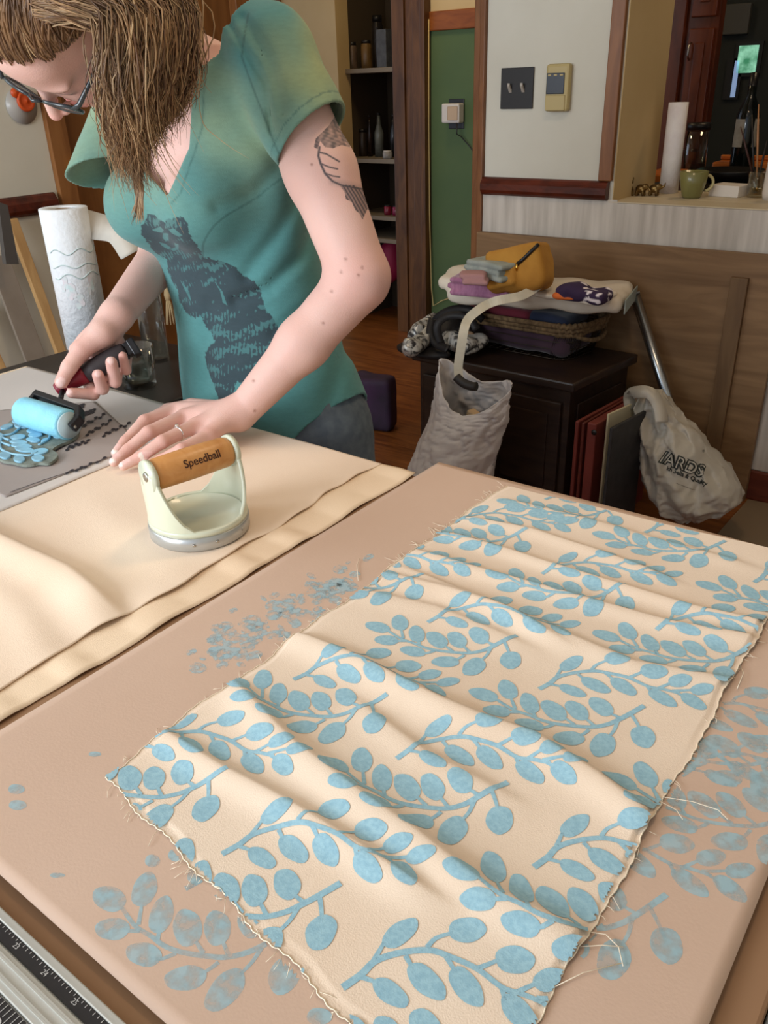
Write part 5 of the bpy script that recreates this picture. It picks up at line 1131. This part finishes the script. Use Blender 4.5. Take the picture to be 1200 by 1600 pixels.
# left hand, flat on the sheet
def hz(x, y, z): return at(x, y, 2, TZ+.005+z)
Lf = [[hz(276, 640, .034), hz(226, 658, .034), hz(196, 690, .017), hz(181, 708, .0085)], [hz(288, 651, .036), hz(232, 676, .035), hz(200, 703, .018), hz(178, 722, .0085)],
      [hz(307, 664, .035), hz(254, 690, .033), hz(219, 714, .017), hz(193, 728, .0085)], [hz(326, 679, .030), hz(284, 702, .027), hz(252, 718, .014), hz(231, 726, .008)]]
Lr = [(.0112, .0098, .0085, .0070), (.0114, .0100, .0086, .0070), (.0110, .0096, .0083, .0068), (.0100, .0086, .0074, .0062)]
for F_, r_ in zip(Lf, Lr):
    prims.append((cone(Lw+[0, 0, .006], F_[0], .019, r_[0]+.001), .014))
    for i in range(3): prims.append((cone(F_[i], F_[i+1], r_[i], r_[i+1]), .0035))
pm_c = (Lf[1][0]+Lf[2][0]+Lw)/3; prims += [(cone(Lf[0][0]*.75+Lf[1][0]*.25-[0, 0, .008], Lf[3][0]-[0, 0, .008], .012, .010), .012)]
tb = [hz(345, 640, .022), hz(300, 634, .016), hz(262, 640, .012), hz(238, 652, .010)]
prims += [(cone(tb[0], tb[1], .015, .0125), .01), (cone(tb[1], tb[2], .0115, .0105), .004), (cone(tb[2], tb[3], .010, .0085), .003)]
# right hand round the brayer handle
def hd_(x, y, o): return dep(x, y, dH+o)
Rf = [[hd_(122, 548, .02), hd_(138, 596, .034), hd_(146, 616, .006), hd_(112, 614, -.016)], [hd_(140, 534, .02), hd_(164, 586, .036), hd_(160, 607, .0), hd_(153, 586, -.022)],
      [hd_(160, 524, .02), hd_(184, 572, .036), hd_(180, 596, .0), hd_(174, 566, -.024)], [hd_(176, 516, .02), hd_(198, 556, .036), hd_(197, 578, .01), hd_(192, 556, -.008)]]
for k, F_ in enumerate(Rf):
    r_ = [(.0125, .0105, .0095, .0085), (.0125, .0108, .0100, .0090), (.0120, .0105, .0100, .0092), (.010, .009, .008, .007)][k]
    prims.append((cone(Rw, F_[0], .017, r_[0]+.002), .014))
    for i in range(3): prims.append((cone(F_[i], F_[i+1], r_[i], r_[i+1]), .003))
tb = [hd_(160, 520, .0), hd_(128, 546, -.010), hd_(108, 574, -.018), hd_(96, 597, -.022)]
prims += [(cone(Rw, tb[0], .018, .020), .016), (cone(tb[0], tb[1], .019, .0155), .010), (cone(tb[1], tb[2], .0145, .0125), .004), (cone(tb[2], tb[3], .0122, .0105), .003)]
Vb, Fb = nets(union(prims), (-1.45, .52, .56), (-.66, 1.22, 1.45), .0026)
feet = (-1.02, 1.06, 0)
person = tag(empty('person', feet), 'person in teal bear print T-shirt and glasses rolling blue ink at the table', 'person')
def refine(V, F, mask, cuts=1):                # split faces whose corners are flagged, for finer prints
    me = bpy.data.meshes.new('tmp'); me.from_pydata(V.tolist(), [], F.tolist()); bm = bmesh.new(); bm.from_mesh(me); bm.verts.ensure_lookup_table()
    ed = [e for e in bm.edges if mask[e.verts[0].index] and mask[e.verts[1].index]]
    bmesh.ops.subdivide_edges(bm, edges=ed, cuts=cuts, use_grid_fill=True); bmesh.ops.smooth_vert
    V2_ = np.array([v.co[:] for v in bm.verts]); F2 = [tuple(v.index for v in f.verts) for f in bm.faces]; bm.free(); bpy.data.meshes.remove(me); return V2_, F2
q = pxof(Vb); tatm = (q[:, 0] > 475) & (q[:, 0] < 600) & (q[:, 1] > 150) & (q[:, 1] < 350) & (q[:, 2] < 1.21)
Vb, Fb = refine(Vb, Fb, tatm, 2)
q = pxof(Vb); Q2 = q[:, :2]; n = len(Vb)
skin = np.array(sr(226, 188, 176)); col = np.tile(skin, (n, 1))
def mixc(col, m, c_): m = np.clip(m, 0, 1)[:, None]; return col*(1-m)+np.array(c_)*m
nA = vnoise(Vb, 60, 2); col = mixc(col, .25+.2*nA, sr(220, 170, 158))
red = sr(204, 132, 118)
for p, r_ in [(f[j], .013) for f in Lf for j in (0, 1, 2)]+[(f[j], .014) for f in Rf for j in (1, 2, 3)]+[(Le, .05), (tb[3], .016), (tb[1], .018)]:
    col = mixc(col, .42*np.exp(-(np.linalg.norm(Vb-p, axis=1)/r_)**2), red)
local = (Vb-Hc)@HA.T
def hb(c_, r_): return np.exp(-(((local-np.array(c_))/np.array(r_))**2).sum(1))
for sx in (-1, 1):
    col = mixc(col, .35*hb((.075, sx*.04, -.03), (.03, .025, .022)), red); col = mixc(col, 1.0*hb((.090, sx*.030, .019), (.02, .024, .0028)), sr(120, 84, 62))
    col = mixc(col, .9*hb((.084, sx*.031, -.0055), (.012, .014, .0022)), sr(70, 50, 44)); col = mixc(col, .3*hb((.08, sx*.031, .008), (.02, .018, .008)), sr(190, 130, 130))
col = mixc(col, .9*(hb((.093, 0, -.060), (.012, .02, .0055))+hb((.092, 0, -.0700), (.012, .017, .0055))), sr(184, 84, 88)); col = mixc(col, .6*hb((.115, 0, -.036), (.014, .014, .012)), sr(226, 140, 132))
for f in Lf:                                   # nails
    tip, dp = f[3], f[2]; d_ = nz(tip-dp); up_ = np.array([0, 0, 1.0]); e = Vb-(tip+up_*.007-d_*.002); a_ = e@d_; s_ = e@np.cross(d_, up_); u_ = e@up_
    col = mixc(col, ((np.abs(a_) < .0075) & (np.abs(s_) < .0052) & (u_ > -.0045))*.75, sr(236, 196, 190)); col = mixc(col, ((a_ > .0045) & (a_ < .010) & (np.abs(s_) < .0050) & (u_ > -.0055))*.9, sr(246, 236, 226))
for p, x_, y_, rx, ry in ((0, 95, 597, 7, 8), (1, 105, 612, 7, 5), (2, 153, 583, 5, 7), (3, 173, 562, 5, 8)):
    col = mixc(col, .8*((((q[:, 0]-x_)/rx)**2+((q[:, 1]-y_)/ry)**2 < 1) & (q[:, 2] < dH+.0)), sr(240, 206, 200))
for x_, y_ in ((540, 405), (566, 418), (533, 425), (487, 257), (396, 595), (398, 642), (518, 455), (505, 505), (560, 430)):
    col = mixc(col, .8*np.exp(-(((q[:, 0]-x_)**2+(q[:, 1]-y_)**2)/5)), sr(140, 92, 78))
ink = sr(58, 62, 72); T3 = lambda P: [(300+x/3, y/3) for x, y in P]
am = (q[:, 2] < 1.205) & (q[:, 0] > 480) & (q[:, 1] < 352)
top = inpoly(Q2, T3([(572, 690), (580, 650), (640, 590), (700, 500), (760, 480), (775, 560), (765, 640), (738, 690), (700, 680), (660, 695), (625, 690), (600, 660), (590, 700)]))
st_ = np.clip(.78+.4*vnoise(Vb, 500, 31)+.2*vnoise(Vb, 160, 32), .2, 1)
tat = np.zeros(n); tat = np.maximum(tat, top*st_*.95)
for L_, w_ in (([(598, 690), (592, 730), (604, 770), (625, 815), (660, 850), (700, 868), (760, 880), (835, 892)], 2.2), ([(592, 712), (630, 722), (690, 757)], 1.6), ([(600, 765), (640, 782), (682, 792)], 1.5), ([(625, 812), (660, 825), (692, 830)], 1.4), ([(738, 640), (770, 670), (800, 720)], 1.2)):
    tat = np.maximum(tat, np.clip(1.3-segdist(Q2, T3(L_))/w_, 0, 1))
tat = np.maximum(tat, .35*np.clip(1-segdist(Q2, T3([(660, 850), (740, 870), (830, 895)]))/9, 0, 1))
fe = inpoly(Q2, T3([(690, 866), (760, 868), (815, 900), (842, 965), (838, 990), (822, 980), (800, 1030), (785, 1000), (765, 985), (748, 945), (722, 935), (715, 900)]))
tat = np.maximum(tat, fe*np.clip(.8+.22*np.sin((Q2[:, 0]*.86+Q2[:, 1]*-.5)*1.3+2*vnoise(Vb, 120, 33)), 0, 1))
col = mixc(col, tat*am*.92, ink)
M_skin = mat('skin', (1, 1, 1), .5, sss=.12, attr='Col', bump=.12, bscale=500, spec=.35)
body = nobj('body', Vb, Fb, M_skin, person, col)
# T-shirt -------------------------------------------------------------------
wkS = [.17, .18, .195, .172, .156, .154, .160, .160, .142, .085, .06]; tkS = [.12, .13, .128, .115, .105, .108, .112, .10, .085, .065, .05]
tors = union([(torso(.004, .004, wkS, tkS), .03), (ell(bust[0], (.068, .062, .066)), .05), (ell(bust[1], (.068, .062, .066)), .05)])
sL_a, sL_b = Ls+[-.03, 0, .0], dep(520, 272, 1.175); sR_a, sR_b = Rs+[.02, 0, .005], dep(150, 320, 1.30)
cL, nL = dep(499, 201, 1.175), nz(_r*.65-_u*.76); cR, nR = dep(156, 272, 1.31), nz(_r*.22-_u*.97)
coneL, coneR = cone(sL_a, sL_b, .064, .066), cone(sR_a, sR_b, .058, .056)
shL = ell(dep(428, 82, 1.185), (.055, .05, .05)); shR = ell(dep(215, 140, 1.35), (.05, .05, .045))
yoke = cone(dep(420, 62, 1.19), dep(325, 40, 1.20), .045, .05)
NV = [(262, 306), (296, 230), (302, 120), (305, 20), (306, -80), (150, -80), (150, 150), (195, 232)]
def folds(P):
    q_ = pxof(P); x, y = q_[:, 0], q_[:, 1]; d = .0022*vnoise(P, 22, 9)+.0009*vnoise(P, 60, 10)
    for L_, w_, h_ in (([(430, 265), (400, 300), (340, 322)], 14, .003), ([(470, 300), (430, 370), (385, 430)], 13, .004), ([(495, 330), (470, 400), (420, 450), (370, 470)], 12, .005), ([(520, 450), (480, 480), (430, 520)], 12, .003), ([(255, 480), (265, 560), (275, 630)], 12, .004), ([(330, 480), (320, 560), (330, 640)], 16, .003),
                       ([(380, 30), (420, 90), (440, 170)], 12, .004), ([(400, 140), (430, 200), (436, 230)], 10, .0025), ([(330, 60), (370, 110), (400, 160)], 14, .003), ([(355, 30), (385, 80), (415, 130), (425, 205)], 6, .003), ([(540, 540), (520, 610), (500, 680)], 14, .004)):
        d = d+1.7*h_*np.exp(-(segdist(q_[:, :2], L_)/w_)**2)*(q_[:, 2] < 1.5)
    return d
def shirt_out(P):
    d = tors(P); d = smin(d, yoke(P), .03)
    a = smin(coneL(P), shL(P), .03); 
    b = smin(coneR(P), shR(P), .03); 
    return smin(smin(d, a, .018), b, .018)+folds(P)
def hemz(P): s_ = np.clip((P[:, 0]+.95)/.11, 0, 1); return .672+.006*np.sin(P[:, 0]*30)+.10*s_*s_*(3-2*s_)
tt = union([(tors, .001)])
def shirt(P):
    o = shirt_out(P); i_ = o+.0052
    d = np.maximum(o, -i_); d = np.maximum(d, hemz(P)-P[:, 2])
    # open cuffs: cut the sleeves at their hem planes
    tr_ = tors(P)
    rL = np.maximum(-((P-cL)@nL), coneL(P)-.02); rR = np.maximum(-((P-cR)@nR), coneR(P)-.02)
    d = np.maximum(d, -rL); d = np.maximum(d, -rR)
    ts = smin(tr_, yoke(P), .03)+folds(P); ts = np.maximum(np.maximum(ts, -(ts+.0052)), hemz(P)-P[:, 2]); d = np.minimum(d, np.maximum(ts, -((P-cR)@nR))); d = np.minimum(d, np.maximum(ts, -((P-cL)@nL)))
    q_ = pxof(P); pin_ = inpoly(q_[:, :2], NV) & (P[:, 1] < N0[1]+.02); dd_ = segdist(q_[:, :2], NV+[NV[0]])/FPX*q_[:, 2]; cut = np.where(pin_, -dd_, dd_); cut = np.where(P[:, 1] < N0[1]+.02, cut, .1)
    d = np.maximum(d, -cut)
    nk = np.linalg.norm((P-N0)[:, :2], axis=1)-.066-np.maximum(0, P[:, 2]-1.22)*.4; nk = np.maximum(nk, 1.2-P[:, 2]); return np.maximum(d, -nk)
Vs, Fs = nets(shirt, (-1.36, .80, .645), (-.78, 1.20, 1.36), .0028)
q = pxof(Vs); B4 = lambda P: [(200+x/4.444, 320+y/4.444) for x, y in P]
bear = B4([(140, 60), (185, 72), (245, 125), (270, 100), (380, 85), (415, 130), (420, 190), (460, 250), (500, 310), (520, 360), (640, 385), (740, 430), (800, 490), (880, 530), (930, 620), (940, 700), (980, 760), (1040, 830), (1060, 920), (1000, 1020), (960, 1100), (860, 1240), (790, 1260), (760, 1220), (740, 1290), (720, 1400), (640, 1400), (600, 1260), (560, 1160), (535, 1070), (545, 1010), (600, 950), (590, 900), (540, 850), (510, 780), (440, 780), (400, 740), (360, 680), (350, 600), (310, 530), (275, 450), (270, 380), (200, 345), (140, 270), (90, 210), (95, 140), (130, 100)])
front = q[:, 2] < 1.52
bm_m = (q[:, 0] > 210) & (q[:, 0] < 450) & (q[:, 1] > 325) & (q[:, 1] < 650) & front
Vs, Fs = refine(Vs, Fs, bm_m, 1); q = pxof(Vs); Q2 = q[:, :2]; front = (q[:, 2] < 1.52); n = len(Vs)
base_ = np.tile(np.array(sr(84, 142, 142)), (n, 1)); nA = vnoise(Vs, 16, 4); nB = vnoise(Vs, 45, 6)
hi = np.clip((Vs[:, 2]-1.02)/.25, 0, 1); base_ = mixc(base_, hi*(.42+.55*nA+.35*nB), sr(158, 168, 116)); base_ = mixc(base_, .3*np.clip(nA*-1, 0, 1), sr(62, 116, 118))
cu = np.abs((Vs-cL)@nL+.014) < .0012; base_ = mixc(base_, cu*.5, sr(50, 92, 92))
for L_ in ([(298, 0), (285, 210), (262, 300)],): pass
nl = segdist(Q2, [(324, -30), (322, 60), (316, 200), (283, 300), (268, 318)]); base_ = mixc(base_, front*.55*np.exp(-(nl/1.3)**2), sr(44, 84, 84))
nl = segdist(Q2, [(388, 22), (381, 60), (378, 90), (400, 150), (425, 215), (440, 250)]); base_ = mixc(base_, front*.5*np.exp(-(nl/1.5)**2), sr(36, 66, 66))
jx = Q2+2.2*np.stack([vnoise(Vs, 420, 11), vnoise(Vs, 420, 12)], 1); bi = inpoly(jx, bear) & front
fur = vnoise((Vs+.004*np.stack([vnoise(Vs, 90, 40), vnoise(Vs, 90, 41), vnoise(Vs, 90, 42)], 1))*[1.7, 1, .6], 380, 21)*.75+.55*vnoise(Vs, 70, 22); dark = bi*(1-.55*(fur > .30)*1.0)
def lite(dk, P, v=.3): return np.where(inpoly(Q2, B4(P)) & bi, dk*v, dk)
for P in ([(165, 175), (225, 150), (250, 180), (235, 195), (190, 185)], [(280, 170), (320, 165), (380, 215), (350, 222), (300, 195)], [(245, 195), (280, 200), (282, 245), (262, 255), (240, 230)], [(215, 258), (262, 272), (300, 300), (280, 310), (235, 285)], [(320, 265), (352, 275), (350, 310), (318, 322), (290, 308), (330, 295)], [(360, 520), (425, 600), (440, 680), (400, 600)], [(600, 530), (655, 600), (690, 700), (660, 680), (640, 600)]): dark = lite(dark, P)
base_ = mixc(base_, dark*.93, sr(50, 62, 70))
M_shirt = mat('jersey', (.92, .92, .92), .9, c2=(1, 1, 1), scale=260, stretch=(.3, .3, 1), attr='Col', bump=.15, bscale=700, sheen=.15)
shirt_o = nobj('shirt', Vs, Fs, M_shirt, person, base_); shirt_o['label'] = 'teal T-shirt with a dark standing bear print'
# jeans and shoes
Hl, Hr = np.array([-.935, 1.02, .70]), np.array([-1.11, 1.03, .70]); Kl, Kr = np.array([-.93, 1.0, .40]), np.array([-1.12, 1.02, .40]); Al, Ar = np.array([-.92, 1.06, .08]), np.array([-1.13, 1.10, .08])
zk_s = wk; jt = torso(.006, .006)
jfn = union([(lambda P: np.maximum(jt(P), P[:, 2]-.775), .01), (cone(Hl, Kl, .088, .062), .05), (cone(Kl, Al, .062, .05), .03), (cone(Hr, Kr, .088, .062), .05), (cone(Kr, Ar, .062, .05), .03)])
V, F = nets(lambda P: np.maximum(jfn(P), .07-P[:, 2]), (-1.28, .84, .05), (-.78, 1.2, .80), .007)
nobj('jeans', V+.002*vnoise(V, 60)[:, None], F, mat('denim', sr(96, 108, 118), .85, c2=sr(80, 92, 104), scale=60), person)
for A_ in (Al, Ar):
    c_ = A_*[1, 1, 0]; f_ = union([(cone(c_+[0, .03, .045], c_+[0, -.0, .06], .036, .04), .02), (cone(c_+[0, .02, .035], c_+[0, -.15, .03], .033, .033), .02)])
    V, F = nets(lambda P: np.maximum(f_(P), .001-P[:, 2]), c_-[.08, .22, .02], c_+[.08, .1, .14], .006); nobj('shoe', V, F, mat('grey_shoe', sr(90, 90, 92), .7), person)
# glasses
M_gl = mat('glasses_frame', sr(44, 52, 56), .25, coat=.4); t = obj('glasses', MB().tube([hp(.104, .010, .010), hp(.108, 0, .013), hp(.104, -.010, .010)], .0024, 10), M_gl, person)
M_lens = mat('lens', (.96, .98, 1), .02, trans=1, ior=1.2)
for s_ in (-1, 1):
    rim = []
    for a in np.linspace(0, 2*math.pi, 41)[:-1]:
        cx_, cy_ = math.cos(a), math.sin(a); cx_ = np.sign(cx_)*abs(cx_)**.7; cy_ = np.sign(cy_)*abs(cy_)**.7; l_ = .0325+.0240*cx_; rim.append(hp(.104-.010*(l_/.062)**2, s_*l_, -.004+.0165*cy_))
    obj('rim', MB().tube(rim, .0024, 10, closed=True), M_gl, t)
    obj('lens', MB().add(np.vstack([rim, [np.mean(rim, 0)]]), [(i, (i+1) % 40, 40) for i in range(40)], 0, True), M_lens, t, solid=.0012)
    obj('temple', MB().tube([hp(.098, s_*.0565, .008), hp(.090, s_*.064, .008), hp(.04, s_*.077, .010), hp(-.01, s_*.080, .010), hp(-.04, s_*.078, -.012)], [.0028, .0034, .003, .0026, .002], 10), M_gl, t)
# wedding ring
rc = (Lf[2][0]*.45+Lf[2][1]*.55); rd = nz(Lf[2][1]-Lf[2][0]); a_ = nz(np.cross(rd, [0, 0, 1])); b_ = np.cross(rd, a_)
rg2 = obj('ring', MB().tube([rc+(a_*math.cos(k)+b_*math.sin(k))*.0108 for k in np.linspace(0, 2*math.pi, 33)[:-1]], .0011, 8, closed=True), mat('silver', sr(224, 222, 218), .15, 1), person)
obj('stone', MB().lathe([(0, 0), (.0018, .001), (.003, .003), (.002, .0042), (0, .0044)], rc-b_*-.0108 if b_[2] > 0 else rc-b_*.0108, (0, 0, 1), 12), mat('silver', (0, 0, 0)), rg2)
# hair ---------------------------------------------------------------------
hb_ = MB(); hrn = np.random.RandomState(4)
capf = ell(hp(-.018, 0, .040), (.104, .084, .098), HA)
def capcut(P):
    l_ = (P-Hc)@HA.T; return np.maximum(capf(P), -(l_[:, 2]*.80-l_[:, 0]*.60+.000+.055+.0*l_[:, 1]) if True else 0)
def hairline(P):
    l_ = (P-Hc)@HA.T; f, l, u = l_[:, 0], l_[:, 1], l_[:, 2]; return np.maximum(capf(P), np.minimum(.062-u, np.maximum(f-.015, 0)*1.0+.0)-0*u+np.where((f > .015) & (u < .062), .0, -.02))
def strand(P, r0_, n=14, mi=0, jit=0):
    P = smooth_path(P, n); T = np.gradient(P, axis=0); T /= np.linalg.norm(T, axis=1)[:, None]+1e-9; A = np.cross(T, _F); A /= np.linalg.norm(A, axis=1)[:, None]+1e-9; B = np.cross(T, A); r_ = r0_*np.interp(np.linspace(0, 1, n), [0, .1, .7, 1], [.6, 1, .8, .12]); k = np.arange(4)*math.pi/2; hb_.add((P[:, None]+r_[:, None, None]*(np.cos(k)[None, :, None]*A[:, None]+np.sin(k)[None, :, None]*B[:, None])).reshape(-1, 3), SF[n], mi, True)
SF = {n: [(i*4+k, i*4+(k+1) % 4, i*4+4+(k+1) % 4, i*4+4+k) for i in range(n-1) for k in range(4)] for n in (10, 12, 14, 16)}
def hairmix(): return hrn.choice([0, 1, 2, 3], p=[.36, .3, .22, .12])
surf = lambda d_, k=1.0: Hc+hf*(-.018+.104*k*d_[0])+hl*(.084*k*d_[1])+hu*(.040+.098*k*d_[2])
for i in range(3400):                          # hair swept back from the hairline over the crown
    s_ = hrn.uniform(-.98, .98) if i < 2600 else hrn.uniform(.6, .985); c_ = math.sqrt(1-s_*s_); ph0 = None
    for ph in np.linspace(-.3, 1.6, 60):
        f_, l_, u_ = -.016+.100*math.cos(ph)*c_, .080*s_, .038+.095*math.sin(ph)*c_
        if u_*.9-max(f_, -.02)*.25-.057+abs(l_)*.16 > 0: ph0 = ph; break
    ph0 = ph0+hrn.uniform(-.08, .9)*(1 if i % 3 else .15); ln = hrn.uniform(.9, 1.6); ds = hrn.normal()*.12; kk = .99+hrn.uniform(0, .07); P = []
    for t_ in np.linspace(0, 1, 8):
        ph = ph0+ln*t_; s2_ = np.clip(s_+ds*t_, -.99, .99); c2_ = math.sqrt(1-s2_*s2_); P.append(surf(np.array([math.cos(ph)*c2_, s2_, math.sin(ph)*c2_]), kk+.05*math.sin(t_*3.1)*hrn.uniform(.3, 1)))
    strand(P, hrn.uniform(.0010, .0022), 14, hrn.choice([0, 1, 2, 3], p=[.42, .12, .42, .04]))
G = [  # falling locks, photograph position and distance
 [(150, -60, .955), (157, 14, .93), (161, 70, .925), (168, 115, .93), (177, 165, .95), (192, 220, .98), (208, 285, 1.01), (222, 342, 1.03)],
 [(165, -60, .95), (172, 30, .92), (176, 90, .92), (180, 150, .94), (192, 210, .97), (206, 262, 1.0), (216, 312, 1.02)],
 [(195, -60, .96), (202, 20, .93), (208, 90, .93), (206, 150, .95), (205, 200, .98), (208, 245, 1.0), (222, 290, 1.02)],
 [(228, -60, .99), (236, 20, .96), (238, 90, .96), (232, 140, .98), (226, 185, 1.0), (228, 210, 1.01), (236, 240, 1.02)],
 [(255, -60, 1.02), (264, 20, 1.0), (266, 80, 1.0), (262, 120, 1.02), (254, 165, 1.03), (250, 190, 1.03), (252, 252, 1.04)],
 [(276, -60, 1.05), (286, 10, 1.03), (292, 70, 1.03), (290, 110, 1.03), (282, 140, 1.04), (272, 160, 1.05), (262, 172, 1.05)]]
GP = []
for k, g in enumerate(G):                      # every lock starts on the scalp, swings out and then hangs
    r0 = surf(nz([(.42, .2, -.05, -.3, -.55, -.8)[k], .8, (.8, .8, .75, .62, .42, .2)[k]]), 1.0); g1 = dep(*g[1]); GP.append(list(smooth_path([r0, r0*.55+g1*.45+_vz*.012, *[dep(*p) for p in g[1:]]], 12)))
for i in range(4600):
    u_ = hrn.beta(1.25, 1.1)*(len(GP)-1.001); k = int(u_); f_ = u_-k; A_ = np.array(GP[k]); B_ = np.array(GP[k+1]); P = A_*(1-f_)+B_*f_
    cl_ = math.sin(u_*9)*.006; off = hrn.normal(size=3)*.013; w1 = hrn.uniform(0, 6.3); w2 = hrn.uniform(.4, 1.4); amp = hrn.uniform(.003, .014); cut = hrn.uniform(.72, 1.0) if u_ > .9 else hrn.uniform(.55, 1.0)
    off = off+_r*(abs(off@_r)-off@_r)*(u_ < 1.0); Q = []
    for j, p in enumerate(P):
        s_ = j/(len(P)-1); conv = (1-.55*s_); Q.append(p+off*conv*(.5+s_*.7 if s_ < .8 else 1.05)+_r*amp*math.sin(w1+j*w2)*s_*2+_r*cl_*(1-s_)-_F*abs(hrn.normal())*.004)
    m_ = max(4, int(len(Q)*cut)); strand(Q[:m_], hrn.uniform(.0004, .0013), 16, hairmix())
for i in range(30):                            # fly-away wisps
    k = hrn.randint(0, len(GP)); P = np.array(GP[k]); a = hrn.randint(3, 8); o_ = hrn.normal(size=3)*.012; P = P[a:]+o_; P = P+np.outer(np.linspace(0, 1, len(P))**2, _r*hrn.normal()*.03)
    if len(P) > 3: strand(P, .0006, 14, 3)
for i in range(60):                            # thin hair ends in front of the shirt
    p0 = dep(212+hrn.normal()*5, 250, 1.0+hrn.normal()*.005); p1 = dep(219+hrn.normal()*3, 300, 1.02); p2 = dep(216+hrn.normal()*6, 342+hrn.normal()*5, 1.03); strand([p0, (p0+p1)/2, p1, p2], .0012, 10, hairmix())
MH = [mat('hair_%d' % i, sr(*c_), .42, c2=sr(*[int(v*.8) for v in c_]), scale=30, stretch=(1, 1, .3), spec=.5) for i, c_ in enumerate(((148, 112, 78), (178, 142, 102), (112, 80, 56), (210, 178, 136)))]
hair = obj('hair', hb_, MH, person, smooth='keep')
# dark underlayer so no scalp shows between locks
def under_hair(P):
    l_ = (P-Hc)@HA.T; f, l, u = l_[:, 0], l_[:, 1], l_[:, 2]
    line = u*.9-np.maximum(f, -.02)*.25-.057+np.abs(l)*.16; return np.maximum(ell(hp(-.016, 0, .038), (.100, .080, .095), HA)(P), -line)
V, F = nets(under_hair, Hc-.14, Hc+.16, .004); nobj('hair_roots', V, F, mat('hair_root', sr(92, 66, 44), .6, c2=sr(74, 52, 34), scale=40), person)
